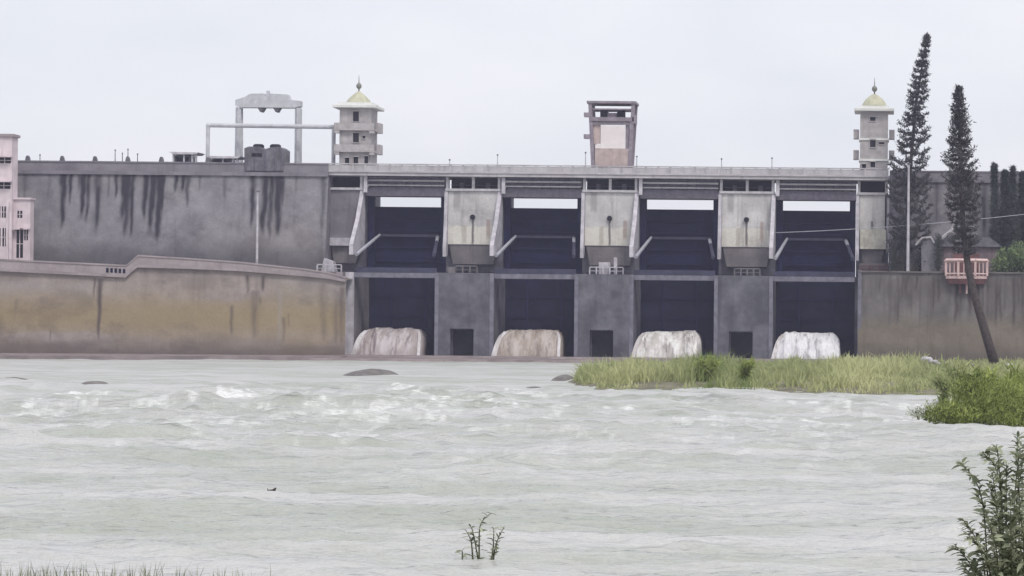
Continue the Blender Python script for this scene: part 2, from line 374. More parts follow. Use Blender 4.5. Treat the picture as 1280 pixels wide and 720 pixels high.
st = [(W(px, 215, 304)[0], wd, .2, ln, a) for px, wd, ln, a in (
    (78, .42, 8.2, .95), (87, .25, 5, .8), (97, .15, 3, .5), (103, .4, 6.5, .85), (110, .3, 7.5, .7), (122, .45, 9, .6), (135, .2, 4, .3), (144, .3, 4, .6), (153, .4, 7, .75),
    (158, .5, 9.5, .8), (165, .3, 9.5, .8), (181, .38, 7.0, .95), (190, .5, 9, .9), (199, .55, 10, .95), (203, .3, 6, .8), (219, .3, 3, .85), (228, .28, 2.8, .85), (234, .3, 5, .5), (250, .2, 3, .3),
    (280, .3, 4, .3), (316, .4, 8, .75), (330, .5, 9, .85), (338, .4, 10, .7), (347, .55, 9, .9), (353, .2, 5, .6), (370, .2, 3, .3), (60, .3, 4, .2), (404, .3, 9, .4), (30, .3, 6, .3))]
wall_sheet('wall_face', M['dam'], lw, XL_END - 120, XL_END, K(CREST), K(2.0), K(304.6), K(297.0 + 5), 760, 90,
           streak_tint(st, 3, .12, (15.5, 11.5, .62), .5), .12, lw.location.x, lw.location.y)
MB().box(-80, 40, -1.3, 9, 1.0, CREST - .12).build('wall_core', M['coping'], lw)
mb = MB().box(-80, 40, -1.75, -1.2, CREST - .55, CREST - .1); mb.build('string_course', M['coping'], lw)
MB().box(-80, 40, -1.45, -1.05, CREST - .098, 24.42).build('parapet', M['coping'], lw)
MB().box(-80, 40, -1.55, -.95, 24.422, 24.6).build('coping', M['coping'], lw)
for px in (35, 78, 119, 160, 202, 260, -20, -62):
    x = W(px, 205, 304.8)[0] - lw.location.x
    MB().prism_y([(x - .28, 24.602), (x + .28, 24.602), (x + .2, 25.0), (x + .08, 25.22), (x - .08, 25.22), (x - .2, 25.0)], -1.5, -1.0).build('lamp_base', M['machine'], lw)
rw = thing('dam_wall', (XR0 + 30, 306, 0), 'grey dam wall behind the two tall pines, right of the spillway', 'dam wall', 'dam walls beside the spillway')
wall_sheet('wall_face', M['dam'], rw, XR0, XR0 + 120, K(CREST), K(2.0), K(304.6), K(302.0), 500, 70,
           streak_tint([(XR0 + 1.5 * i, .35, .2, 3 + 5 * rnd.random(), .6 * rnd.random()) for i in range(40)], 8, .05, (16, 10, .5), .3), .12, rw.location.x, rw.location.y)
MB().box(-30, 90, -1.3, 9, 1.0, CREST - .12).build('wall_core', M['coping'], rw)
MB().box(-30, 90, -1.75, -1.2, CREST - .55, CREST - .1).build('string_course', M['coping'], rw)
MB().box(-30, 90, -1.45, -1.05, CREST - .098, 24.2).build('parapet', M['coping'], rw)
MB().box(-30, 90, -1.55, -.95, 24.202, 24.38).build('coping', M['coping'], rw)

# ------------------------------------------------------------------ spillway piers
PW = 7.3; PC = [-52.0, -34.55, -17.1]; BAYS = [(-65.9, -55.65), (-48.35, -38.2), (-30.9, -20.75), (-13.45, -3.2)]
def side_rib(mb, x0, x1, reach):
    """tapered side plate that runs out downstream towards the arm bearing (local y: 0 = lower pier face)"""
    return mb.prism_x([(5.95, 21.3), (5.95 - .1, 21.3), (5.95 - reach * .45, 17.5), (5.95 - reach, 14.2), (5.95 - reach, 12.9), (6.4 - reach * .5, 13.0), (6.6, 14.4), (6.6, 21.3)], x0, x1)
def pier_top(t, h, hole=True, mull=True, z0=21.3, z1=23.1, up=None, left_rib=True, right_rib=True):
    """window band, face and corbel of a pier of half width h"""
    up = up or M['pier_up']
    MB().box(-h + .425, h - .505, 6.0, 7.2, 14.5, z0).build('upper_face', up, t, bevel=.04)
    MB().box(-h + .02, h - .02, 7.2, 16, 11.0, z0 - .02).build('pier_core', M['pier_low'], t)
    MB().box(-h + .1, h - .1, 5.7, 7.1, z0 + .002, z0 + .32).build('window_sill', M['white'], t, bevel=.03)
    MB().box(-h + .3, h - .3, 9.0, 9.3, z0 + .004, z1 + .3).build('back_wall', M['machine'], t)
    xs = [-h + .35, h - .35] + ([0.0] if mull else [])
    for x in xs: MB().box(x - .17, x + .17, 5.75, 6.3, z0 + .322, z1).build('window_post', M['white'], t)
    a = -h + .52
    if mull:
        for s in (-1, 1):
            xa, xb = (a, -.17) if s < 0 else (.17, -a)
            pn = MB().box(xa + .05, xb - .05, 7.6, 7.66, z0 + .34, z1 + .1).build('window', M['void'], t)
            MB().box(xa + .05, xb - .05, 6.9, 7.0, z0 + .8, z0 + .86).box((xa + xb) / 2 - .3, (xa + xb) / 2 + .25, 7.2, 7.5, z0 + .34, z0 + 1.15).build('guard_rail', M['girder'], pn)
    else:
        MB().box(a + .05, -a - .05, 7.6, 7.66, z0 + .34, z1 + .1).build('window', M['void'], t)
    MB().prism_y([(-h + .6, 14.49), (h - .6, 14.49), (h - 1.1, 12.0), (-h + 1.1, 12.0)], 6.15, 7.19).build('corbel', M['corbel'], t)
    if left_rib: side_rib(MB(), -h, -h + .42, 1.1).build('side_rib', M['rib'], t)
    if right_rib: side_rib(MB(), h - .5, h - .004, 6.2).build('side_rib', M['rib'], t)
    if hole:
        d = MB().lathe([(.20, 0), (.34, 0), (.34, .5), (.20, .5)], 14).build('drain_outlet', M['machine'], t)
        d.rotation_euler = (R(90), 0, 0); d.location = (-.05, 6.2, 18.0)
        MB().lathe([(.3, 0), (.3, .02)], 14).build('drain_mouth', M['void'], d).location = (0, 0, .51)
def lower_body(t, h, door=True, top=10.75):
    x0, x1, dz = -1.75, 1.2, 3.75
    if door:
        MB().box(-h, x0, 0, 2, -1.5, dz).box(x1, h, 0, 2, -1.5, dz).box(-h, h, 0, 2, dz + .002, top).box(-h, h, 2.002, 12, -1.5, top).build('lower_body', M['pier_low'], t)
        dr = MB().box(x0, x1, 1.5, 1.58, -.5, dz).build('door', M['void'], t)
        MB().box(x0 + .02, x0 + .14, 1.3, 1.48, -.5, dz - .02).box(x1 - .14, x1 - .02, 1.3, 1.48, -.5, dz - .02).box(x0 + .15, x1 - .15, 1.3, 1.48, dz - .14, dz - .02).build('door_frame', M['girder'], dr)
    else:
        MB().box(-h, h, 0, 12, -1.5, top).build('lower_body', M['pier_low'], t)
    MB().box(-h - .03, -h + .45, -.12, .3, -1.5, top - .04).build('edge_strip', M['cross'], t)
    MB().box(h - .45, h + .03, -.12, .3, -1.5, top - .04).build('edge_strip', M['cross'], t)
def handrail(t, xa, xb, z, y, n, mat):
    mb = MB().box(xa, xb, y - .06, y + .06, z + .85, z + .98).box(xa, xb, y - .04, y + .04, z + .4, z + .48)
    for i in range(n):
        x = xa + (xb - xa) * i / (n - 1); mb.box(x - .08, x + .08, y - .08, y + .08, z, z + .845)
    return mb.build('handrail', mat, t)

p0 = thing('spillway_pier', (PC[0], 300, 0), 'concrete spillway pier between the two leftmost gates, dark doorway at its foot', 'pier', 'piers between the spillway gates')
lower_body(p0, PW / 2); pier_top(p0, PW / 2)
piers = [p0]
for x, lb in ((PC[1], 'middle spillway pier standing right under the beige hoist tower'), (PC[2], 'spillway pier between the two rightmost gates, with tall thin poles on top')):
    c = copy_tree(p0); c.location.x = x; c['label'] = lb; piers.append(c)
handrail(p0, -1.5, 1.2, 10.75, 2.2, 4, M['corbel']); MB().box(-2.4, -1.5, 1.6, 2.4, 10.75, 11.5).build('concrete_block', M['corbel'], p0)
handrail(piers[1], -2.0, 2.2, 10.75, 1.6, 6, M['rib']); MB().box(-.9, .5, 1.9, 2.9, 10.75, 12.3).box(1.0, 1.4, 1.8, 2.2, 10.75, 12.9).build('concrete_block', M['rib'], piers[1])
handrail(piers[2], -1.3, 1.9, 10.75, 2.4, 5, M['corbel'])
# end piers
hL = 2.45
pl = thing('end_pier', (-65.9 - hL, 300, 0), 'grey end pier under the left watchtower beside the first gate', 'pier', 'end piers of the spillway')
MB().box(-hL, hL, 0, 12, -1.5, 10.75).build('lower_body', M['corbel'], pl)
MB().box(hL - .95, hL + .03, -.14, .5, -1.5, 10.7).build('edge_strip', M['rib'], pl); MB().box(hL - 2.1, hL - 1.3, -.1, .4, -1.5, 10.7).build('edge_strip', M['retain_coping'], pl)
pier_top(pl, hL, hole=False, mull=False, up=M['coping'], left_rib=False)
MB().box(-hL + .1, hL - 1.6, 5.6, 6.1, 14.2, 15.2).build('cream_patch', M['rib'], pl)
handrail(pl, -hL, .6, 10.75, 1.6, 4, M['rib']); MB().prism_y([(-2.2, 10.75), (-.4, 10.75), (-.7, 12.1), (-1.8, 12.5)], 2.5, 4).build('rubble_pile', M['rib'], pl)
hR = 2.1
pr = thing('end_pier', (-3.2 + hR, 300, 0), 'narrow end pier under the right watchtower, cream patch halfway up', 'pier', 'end piers of the spillway')
MB().box(-hR, hR + 1, 1, 12, -1.5, 10.75).build('lower_body', M['pier_low'], pr)
pier_top(pr, hR, hole=False, mull=False, right_rib=False)
MB().box(hR - .3, hR + .05, 5.8, 6.4, 14, 21.3).build('side_rib', M['rib'], pr)
MB().box(-hR + .55, hR - .35, 5.5, 5.98, 14.4, 16.9).build('cream_patch', M['cream'], pr)
handrail(pr, -hR + .6, hR + 1.4, 11.3, 4.5, 5, M['maroon']); MB().box(-hR + .5, hR, 4.8, 6.4, 10.75, 12.6).build('concrete_block', M['corbel'], pr)

# ------------------------------------------------------------------ gates, beams, sills
def make_gate(t, wd):
    h = wd / 2
    prof = [(9.8 + 2.2 * math.sin((z - 13.2) / 9.5) ** 2, z) for z in np.linspace(10.2, 19.45, 12)]
    back = [(y + .18, z) for y, z in reversed(prof)]
    MB().prism_x(prof + back, -h + .06, h - .06).build('skin_plate', M['gate'], t, smooth=False)
    for z in (12.4, 14.2, 17.8, 19.25):
        y = 9.8 + 2.2 * math.sin((z - 13.2) / 9.5) ** 2
        MB().box(-h + .1, h - .1, y - .35, y - .03, z - .1, z + .1).build('rib', M['gate'], t)
    MB().box(-h + 1.35, h - 1.1, 9.0, 9.4, 15.55, 15.85).build('girder', M['gate_rib'], t)
    MB().box(-h + 1.35, h - 1.1, 9.1, 9.4, 16.3, 16.45).build('girder', M['gate'], t)
    for s in (-1, 1):
        a = Vector((s * (h - .25), 0.4, 12.95)); b = Vector((s * (h - 1.35), 9.0, 15.75))
        MB().tube([a, a.lerp(b, .8), b], [.24, .2, .16], 6).build('arm', M['steel_pale' if s < 0 else 'gate_rib'], t)
        if s > 0: MB().tube([a.lerp(b, .62), a.lerp(b, .9)], [.2, .24], 6).build('arm_highlight', M['steel_pale'], t)  # right arm is coloured darker; this pale sleeve paints its highlight
    for s in (-1, 1):
        MB().box(s * (h - .42) - .38, s * (h - .42) + .38, 7.9, 8.9, 10.9, 20.58).build('guide_column', M['gate'], t)
def make_beam(t, wd):
    h = wd / 2
    MB().box(-h + .01, h - .01, .3, 2.5, -.32, .28).build('slab', M['cross'], t)
    MB().box(-h + .01, h - .01, .9, 1.1, .282, .95).build('kerb', M['gate_rib'], t)
ORD = ['leftmost', 'second from left', 'third from left', 'rightmost']
wd = 10.2
g0 = thing('spillway_gate', ((BAYS[0][0] + BAYS[0][1]) / 2, 300, 0), 'x', 'gate', 'dark spillway gates'); make_gate(g0, wd)
b0 = thing('cross_beam', (g0.location.x, 300, 10.4), 'x', 'beam', 'beams across the gate bays'); make_beam(b0, wd)
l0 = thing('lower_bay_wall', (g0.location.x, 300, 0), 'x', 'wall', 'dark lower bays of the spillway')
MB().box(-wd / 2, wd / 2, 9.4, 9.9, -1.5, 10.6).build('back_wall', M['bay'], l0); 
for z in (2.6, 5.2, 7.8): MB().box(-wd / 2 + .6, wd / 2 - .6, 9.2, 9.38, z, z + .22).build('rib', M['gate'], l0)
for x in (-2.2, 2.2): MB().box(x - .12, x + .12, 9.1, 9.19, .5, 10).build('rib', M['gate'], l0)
desc = [('in the leftmost bay, next to the left watchtower', ), ('in the second bay, left of the hoist tower',), ('in the third bay, right of the hoist tower',), ('in the rightmost bay, next to the right watchtower',)]
gates, beams, lows = [g0], [b0], [l0]
for i in range(1, 4):
    for L in (gates, beams, lows):
        c = copy_tree(L[0]); c.location.x = (BAYS[i][0] + BAYS[i][1]) / 2; L.append(c)
for i in range(4):
    gates[i]['label'] = 'dark navy gate with pale arms ' + desc[i][0]
    beams[i]['label'] = 'grey blue beam below the navy gate ' + desc[i][0]
    lows[i]['label'] = 'dark recessed wall behind the whitish chute ' + desc[i][0]

# streaked spillway chutes
def chute_mat(name, base, white, dk):
    g = G(name)
    c = g.mix(g.ramp(g.noise(1.0, 5, (.75, .3, .2), .75), .42, .6), base, white)
    c = g.mix(g.math('MULTIPLY', g.ramp(g.noise(1.0, 4, (1.3, .5, .16), .7), .5, .64), .8), c, dk)
    c = g.mix(g.math('MULTIPLY', g.ramp(g.noise(1.3, 5), .62, .75), .6), c, dk)
    g.l(c, g.p.inputs['Base Color']); g.p.inputs['Roughness'].default_value = .6; g.bump(g.noise(1.5, 6, (1, 1, .4)), .2, .6); return g.m
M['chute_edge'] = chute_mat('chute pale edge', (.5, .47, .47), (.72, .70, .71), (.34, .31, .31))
CM = [chute_mat('chute stained mauve', (.36, .31, .305), (.52, .48, .49), (.2, .16, .165)), chute_mat('chute stained tan', (.33, .275, .235), (.48, .43, .40), (.2, .165, .15)),
      chute_mat('chute mottled white', (.50, .47, .45), (.78, .77, .76), (.2, .18, .17)), chute_mat('chute bright white', (.64, .63, .66), (.84, .84, .86), (.3, .29, .31))]
cdsc = ['mauve grey stained concrete chute low in the leftmost bay', 'tan stained concrete chute in the second bay from left', 'mottled white and grey chute behind the grass, left of the last doorway', 'bright white foamy chute in the rightmost bay behind the grass']
for i in range(4):
    cx = (BAYS[i][0] + BAYS[i][1]) / 2 - .95
    t = thing('spillway_chute', (cx, 299.4, 0), cdsc[i], 'chute', 'whitish chutes at the foot of the gates')
    nu_, nv_ = 90, 44; s = np.linspace(-1, 1, nu_)[None, :]; q = np.linspace(0, 1.35, nv_)[:, None]; qc = np.minimum(q, 1)
    zt = 4.1 * qc + .15 * np.maximum(q - 1, 0); yt = .2 + .9 * qc + 2.1 * qc ** 3.5 + 7.5 * np.maximum(q - 1, 0)
    lft = -4.4 + 1.0 * qc ** 1.25 + .75 * qc ** 9; rgt = 4.3 - .15 * qc ** 3 - .75 * qc ** 9
    X = lft + (rgt - lft) * (s + 1) / 2
    dz = (.14 + .26 * qc ** 4) * (fbm(X * 1.4 + i * 9, q * 1.6 + 0 * X, 5, 50 + i) - .5) + .14 * sstep(.5, .6, fbm(X * .7 + i * 5, q * .35 + 0 * X, 3, 57 + i))
    sheet = np.stack([X, yt - dz, zt + dz * .8 - .45], -1)
    back = sheet.copy(); back[..., 1] = np.maximum(back[..., 1], 6.6); back[..., 2] = np.minimum(back[..., 2], 3.5)
    vv = np.concatenate([sheet.reshape(-1, 3), back.reshape(-1, 3)]); ff = [grid_faces(nu_, nv_), grid_faces(nu_, nv_)[:, ::-1] + nu_ * nv_]
    loop = [j * nu_ for j in range(nv_)] + [(nv_ - 1) * nu_ + k for k in range(1, nu_)] + [j * nu_ + nu_ - 1 for j in range(nv_ - 2, -1, -1)]
    ff.append(np.array([(a, b, b + nu_ * nv_, a + nu_ * nv_) for a, b in zip(loop, loop[1:])]))
    np_mesh('chute_face', vv, np.concatenate(ff), CM[i], t, True)
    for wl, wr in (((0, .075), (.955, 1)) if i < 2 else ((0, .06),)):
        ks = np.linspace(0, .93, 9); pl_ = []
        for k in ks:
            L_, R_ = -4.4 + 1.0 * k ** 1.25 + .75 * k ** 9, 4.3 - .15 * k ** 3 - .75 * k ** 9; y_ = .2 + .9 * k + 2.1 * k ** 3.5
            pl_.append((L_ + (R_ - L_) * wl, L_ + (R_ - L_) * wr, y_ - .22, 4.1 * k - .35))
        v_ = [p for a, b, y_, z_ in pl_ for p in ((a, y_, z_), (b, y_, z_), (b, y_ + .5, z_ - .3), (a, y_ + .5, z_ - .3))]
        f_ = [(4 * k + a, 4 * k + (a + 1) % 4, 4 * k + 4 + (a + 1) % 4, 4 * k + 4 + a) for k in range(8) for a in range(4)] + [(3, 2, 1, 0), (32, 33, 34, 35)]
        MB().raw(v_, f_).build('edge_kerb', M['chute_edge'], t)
    MB().box(-4.5, 4.4, -.5, 6.5, -1.5, -.1).build('chute_base', M['sill'], t)

sill = thing('end_sill', (-34, 296, 0), 'low stained concrete sill along the foot of the spillway at the water', 'sill')
MB().prism_x([(-1.0, -1.5), (-1.0, .18), (-.6, .38), (3.6, .4), (3.9, -1.5)], -52, 33.5).build('sill_body', M['sill'], sill)
MB().prism_x([(-7.0, -1.5), (-6.4, .06), (-3.2, .16), (-1.02, .12), (-1.02, -1.5)], -58, 12).build('apron', M['sill'], sill)

# ------------------------------------------------------------------ bridge over the gates
br = thing('spillway_bridge', (-34.5, 305, 21), 'pale concrete roadway bridge with railing running across the tops of the gates', 'bridge')
XA, XB = XL_END + 34.5, XR0 + 34.5
MB().box(XA + .01, XB - .01, -.3, 7.5, 2.1, 2.5).build('deck_slab', M['deck'], br)
MB().box(XA + .01, XB - .01, -.45, .05, 2.502, 2.7).build('deck_kerb', M['deck'], br)
npan = 46
for i in range(npan):
    x0 = XA + (XB - XA) * i / npan; x1 = XA + (XB - XA) * (i + 1) / npan
    MB().box(x0 - .12, x0 + .12, -.38, -.12, 2.702, 3.5).build('railing_post', M['deck'], br)
    MB().box(x0 + .125, x1 - .125, -.3, -.2, 2.704, 3.42).build('railing_panel', M['deck'], br)
MB().box(XA, XB, -.4, -.1, 3.502, 3.64).build('handrail', M['deck'], br)
for i, (a, b) in enumerate(BAYS):
    a += 34.5; b += 34.5
    MB().box(a + .01, b - .01, 1.2, 2.0, 1.0, 2.098).build('girder', M['cross'], br)
    MB().box(a + .01, b - .01, 1.0, 4.0, -.4, .75).build('girder', M['girder'], br)
    MB().box(a + .01, b - .01, 4.2, 4.5, .2, 2.098).build('girder', M['deck'], br)
    MB().tube([(a + .02, .6, 1.55), (b - .02, .6, 1.55)], .13, 8).build('pipe', M['deck'], br)
    MB().tube([(a + .02, .7, .95), (b - .02, .7, .95)], .10, 8).build('pipe', M['deck'], br)
    MB().tube([(a + .02, .8, 1.95), (b - .02, .8, 1.95)], .07, 8).build('pipe', M['cross'], br)
    for k in range(9):
        x = a + .6 + (b - a - 1.2) * k / 8
        MB().box(x - .1, x + .1, .85, 1.19, .76, 2.09).build('bracket', M['girder'], br)
    MB().box(a + .05, a + .5, .2, .6, 0.0, 2.098).build('hanger_post', M['rib'], br)

# ------------------------------------------------------------------ towers
def window_part(t, x, z, w_, h_, y, frame=True, mat=None):
    p = MB().box(x - w_ / 2, x + w_ / 2, y - .015, y + .1, z, z + h_).build('window', M['void'], t)
    if frame:
        MB().box(x - w_ / 2 - .08, x + w_ / 2 + .08, y - .12, y - .018, z - .1, z).box(x - w_ / 2 - .08, x - w_ / 2, y - .1, y - .018, z, z + h_).box(x + w_ / 2, x + w_ / 2 + .08, y - .1, y - .018, z, z + h_).box(x - w_ / 2 - .08, x + w_ / 2 + .08, y - .25, y - .018, z + h_, z + h_ + .1).build('frame', mat or M['tower'], p)
    return p
def rect_ring(hw, hd, k): return [(-hw * k, -hd * k), (hw * k, -hd * k), (hw * k, hd * k), (-hw * k, hd * k)]
def tower(cx, cy, h, zr, zbalc, front, dome_r, label):
    z0 = 23.2
    t = thing('watchtower', (cx, cy, z0), label, 'tower', 'domed watchtowers on the dam')
    MB().box(-h, h, -h, h, -.05, zr - z0).build('tower_body', M['tower'], t, bevel=.06)
    for zb in zbalc:
        z = zb - z0
        if front:
            b = MB().prism_z(rect_ring(h + .55, h + .55, 1), z, z + .22).build('balcony', M['tower'], t)
            o = h + .55
            [MB().box(-o, o, q, q + .14, z + .222, z + .95).build('balcony_wall', M['tower'], b) for q in (-o, o - .14)]
            MB().box(-o - .4, -o - .002, -.9, .9, z - .15, z + 1.1).box(o + .002, o + .4, -.9, .9, z - .15, z + 1.1).build('balcony_box', M['tower'], b)
            MB().box(-h - .5, -h + .1, -h - .5, -h + .1, z - .35, z - .002).box(h - .1, h + .5, -h - .5, -h + .1, z - .35, z - .002).build('bracket', M['tower'], b)
        else:
            b = MB().box(-h - .14, h + .14, -h - .14, h + .14, z - .1, z + .16).build('string_course', M['tower_white'], t)
            for s in (-1, 1): MB().box(s * (h + .5) - .35, s * (h + .5) + .35, -.8, .8, z + .17, z + 1.35).build('balcony_box', M['tower'], b)
    rz = zr - z0
    MB().prism_z(rect_ring(h + .75, h + .75, 1), rz - .12, rz + .28).build('roof_slab', M['tower_white'], t, bevel=.05)
    MB().prism_z(rect_ring(h + .15, h + .15, 1), rz + .282, rz + .62).build('roof_plinth', M['tower_white'], t)
    prof = [(dome_r, rz + .622), (dome_r * .98, rz + .8), (dome_r * .9, rz + 1.1), (dome_r * .74, rz + 1.5), (dome_r * .52, rz + 1.85), (dome_r * .3, rz + 2.1), (.12, rz + 2.3)]
    if front: prof = [(dome_r, rz + .622), (dome_r * .97, rz + .75), (dome_r * .84, rz + 1.1), (dome_r * .62, rz + 1.5), (dome_r * .42, rz + 1.8), (dome_r * .22, rz + 2.05), (.1, rz + 2.25)]
    d = MB().lathe(prof, 24).build('dome', M['dome'], t, True)
    top = prof[-1][1]
    MB().lathe([(.08, top - .05), (.1, top + .25), (.3, top + .42), (.36, top + .65), (.28, top + .9), (.08, top + 1.05), (.05, top + 1.5), (.02, top + 2.1)], 12).build('finial', M['finial'], d, True)
    return t
Yt = 308.0
tx, _ = W(448, 180, Yt); _, zr1 = W(448, 134, Yt - 2)
zb = [W(448, 163, Yt - 2.5)[1], W(448, 190, Yt - 2.5)[1]]
t1 = tower(tx, Yt, 2.0, zr1, zb, True, 1.65, 'left domed watchtower with wrap-around balconies, beside the crane frame')
_f = -2.0
for (px, py, w_, h_) in ((445, 152, .75, 1.3), (445, 178, .75, 1.2), (455, 173, .35, .35), (434, 204, .55, .7), (445, 205, .6, .9), (458, 205, .5, 1.0)):
    x, z = W(px, py, Yt - 2); window_part(t1, x - tx, z - 23.2, w_, h_, _f)
tx2, _ = W(1092.5, 180, Yt); _, zr2 = W(1092, 138, Yt - 2)
zb2 = [W(1092, 174, Yt - 2.2)[1], W(1092, 200, Yt - 2.2)[1]]
t2 = tower(tx2, Yt, 1.78, zr2, zb2, False, 1.62, 'right domed watchtower with side boxes, beside the tallest pine')
for (px, py, w_, h_) in ((1091, 151, .7, .5), (1091, 184, .7, 1.0), (1102, 180, .7, .25), (1091, 209, .6, .7), (1080, 210, .5, .5)):
    x, z = W(px, py, Yt - 2); window_part(t2, x - tx2, z - 23.2, w_, h_, -1.78)

# hoist tower in the middle
Yh = 307.0
hx, _ = W(766, 180, Yh); zz = lambda py, px=766: W(px, py, Yh)[1] - 23.5
t = thing('hoist_tower', (hx, Yh, 23.5), 'beige and mauve hoist tower with open top and white panel, on the middle pier', 'tower')
hw1, hw0, dp = 2.75, 2.25, 1.6
zt_, zb_ = zz(131), zz(216)
for sx in (-1, 1):
    for sy in (-1, 1):
        MB().raw([(sx * hw0 + a, sy * dp + b, -.2) for a, b in ((-.22, -.22), (.22, -.22), (.22, .22), (-.22, .22))] + [(sx * hw1 + a, sy * dp + b, zt_) for a, b in ((-.22, -.22), (.22, -.22), (.22, .22), (-.22, .22))],
                 [(3, 2, 1, 0), (4, 5, 6, 7), (0, 1, 5, 4), (1, 2, 6, 5), (2, 3, 7, 6), (3, 0, 4, 7)]).build('leg', M['hoist_frame'], t)
MB().box(-hw1 - .4, hw1 + .35, -dp - .4, dp + .4, zt_, zt_ + .3).build('roof', M['hoist_frame'], t)
MB().box(-hw1 - .1, hw1 + .1, -dp - .3, dp + .3, zz(153), zz(148)).build('floor', M['hoist_frame'], t)
for x in (-1.1, 1.05): MB().box(x - .42, x + .42, -1.1, 1.1, zz(148), zz(139.5)).build('winch', M['void'], t)
MB().box(-.6, .55, -1.0, 1.0, zz(148), zz(142)).build('winch_motor', M['hoist_frame'], t)
MB().box(-hw1 + .24, hw1 - .24, -dp + .02, dp - .02, zz(138.7), zz(137)).build('lintel', M['hoist_frame'], t)
MB().box(-hw0 + .2, hw0 - .1, -dp - .15, -dp + .1, -.2, zz(187)).build('lower_panel', M['hoist'], t)
MB().box(-1.35, 1.75, -dp - .12, -dp + .02, zz(187) + .02, zz(158.5)).build('white_panel', M['panel'], t)
MB().box(-2.05, -1.37, -dp - .1, -dp + .1, zz(187) + .02, zz(182)).build('white_panel', M['panel'], t)
MB().box(-2.5, -1.4, -dp + .12, -dp + .2, zz(181), zz(153)).build('side_panel', M['hoist'], t)
MB().box(-hw1 + .2, hw1 - .2, -dp - .1, -dp + .1, zz(157.5), zz(153.5)).build('header', M['hoist_frame'], t)
MB().box(1.78, 2.3, -dp + .1, -dp + .25, zz(187), zz(157)).build('side_panel', M['hoist_frame'], t)
for py in (145, 172): MB().box(-hw1 - .75, -hw1 + .05, -dp - .3, -dp + .5, zz(py) - .3, zz(py) + .25).build('bracket', M['hoist_frame'], t)
MB().box(hw1 - .1, hw1 + .45, -dp - .3, -dp + .5, zz(150) - .6, zz(150) + .5).build('bracket', M['hoist_frame'], t)
MB().box(-hw0 - .9, hw0 + .8, -dp - .5, dp + .5, -.3, .25).build('base_slab', M['deck'], t)

# crest machinery on the left wall
def zc(px, py, Y): return W(px, py, Y)[1]
Yc = 311.0
x0, x1 = W(299, 160, Yc)[0], W(373, 160, Yc)[0]; zb_ = 23.3; z1 = zc(336, 135, Yc); z2 = zc(336, 118, Yc)
t = thing('gantry_crane', ((x0 + x1) / 2, Yc, zb_), 'tall grey gantry crane standing on the crest of the dam', 'crane')
hx = (x1 - x0) / 2
for s in (-1, 1):
    for dy in (-.55, .55):
        MB().tube([(s * hx, dy, 0), (s * hx, dy * .8, z1 - zb_)], [.45 if s < 0 else .36, .36], 4).build('leg', M['crane'], t)
MB().prism_y([(-hx - .35, z1 - zb_ + .2), (-hx + .4, z1 - zb_), (hx - .4, z1 - zb_), (hx + .35, z1 - zb_ + .2), (hx + .35, z1 - zb_ + .9), (hx * .74, z2 - zb_ - .75), (hx * .66, z2 - zb_ - .05), (hx * .06, z2 - zb_ + .05), (hx * .02, z2 - zb_ - .35), (-hx * .08, z2 - zb_ - .3), (-hx * .12, z2 - zb_ + .05), (-hx * .6, z2 - zb_), (-hx * .74, z2 - zb_ - .35), (-hx * .9, z2 - zb_ - .6), (-hx - .35, z1 - zb_ + .95)], -.7, .7).build('bridge_girder', M['crane'], t)
MB().box(-.3, .1, -.3, .1, z2 - zb_ - .3, z2 - zb_ + .45).build('mast', M['crane'], t)
for x in (-.9, 1.1): MB().prism_y([(x - .45, z1 - zb_), (x + .45, z1 - zb_), (x + .12, z1 - zb_ - .55), (x - .12, z1 - zb_ - .55)], -.6, .6).build('hook_block', M['machine'], t)
Yp = 308.5
xa, xb = W(260, 157, Yp)[0], W(424, 157, Yp)[0]; zp = zc(340, 158, Yp)
t = thing('pipe_frame', (xa, Yp, 23.3), 'thin pale pipe frame in front of the gantry crane, reaching the left watchtower', 'frame')
MB().tube([(0, 0, 0), (0, 0, zp - 23.3 + .2)], .26, 8).build('post', M['crane'], t)
MB().tube([(xb - xa - .7, 0, 0), (xb - xa - .7, 0, zp - 23.3 - .2)], .26, 8).build('post', M['crane'], t)
MB().tube([(-.2, 0, zp - 23.3 + .08), (xb - xa, 0, zp - 23.3)], .28, 8).build('beam', M['crane'], t)
Ym = 306.2
xm = W(334.5, 190, Ym)[0]; z0_ = 23.6; f = lambda py: zc(334, py, Ym) - z0_
t = thing('hoist_machine', (xm, Ym, z0_), 'dark grey machinery block with two round drums under the gantry crane', 'machine')
MB().prism_y([(-2.45, -.1), (2.45, -.1), (2.5, f(188)), (2.0, f(184.5)), (.6, f(186)), (.1, f(188)), (-.5, f(185)), (-1.9, f(184.5)), (-2.5, f(187))], -1.9, 1.6).build('housing', M['machine'], t, bevel=.06)
for x in (-1.15, 1.0): MB().lathe([(.2, 0), (.62, 0), (.7, .3), (.7, .7), (.5, .85), (.1, .85)], 16, (x, 0)).build('drum', M['void'], t).location.z = f(184.6) - .42
for x in (-2.2, -1.2, .2, 1.5, 2.2): MB().box(x - .09, x + .09, -2.0, -1.91, 0, f(190)).build('stiffener', M['girder'], t)
MB().box(-1.5, -.2, -2.0, -1.92, f(197), f(193)).build('vent', M['void'], t)
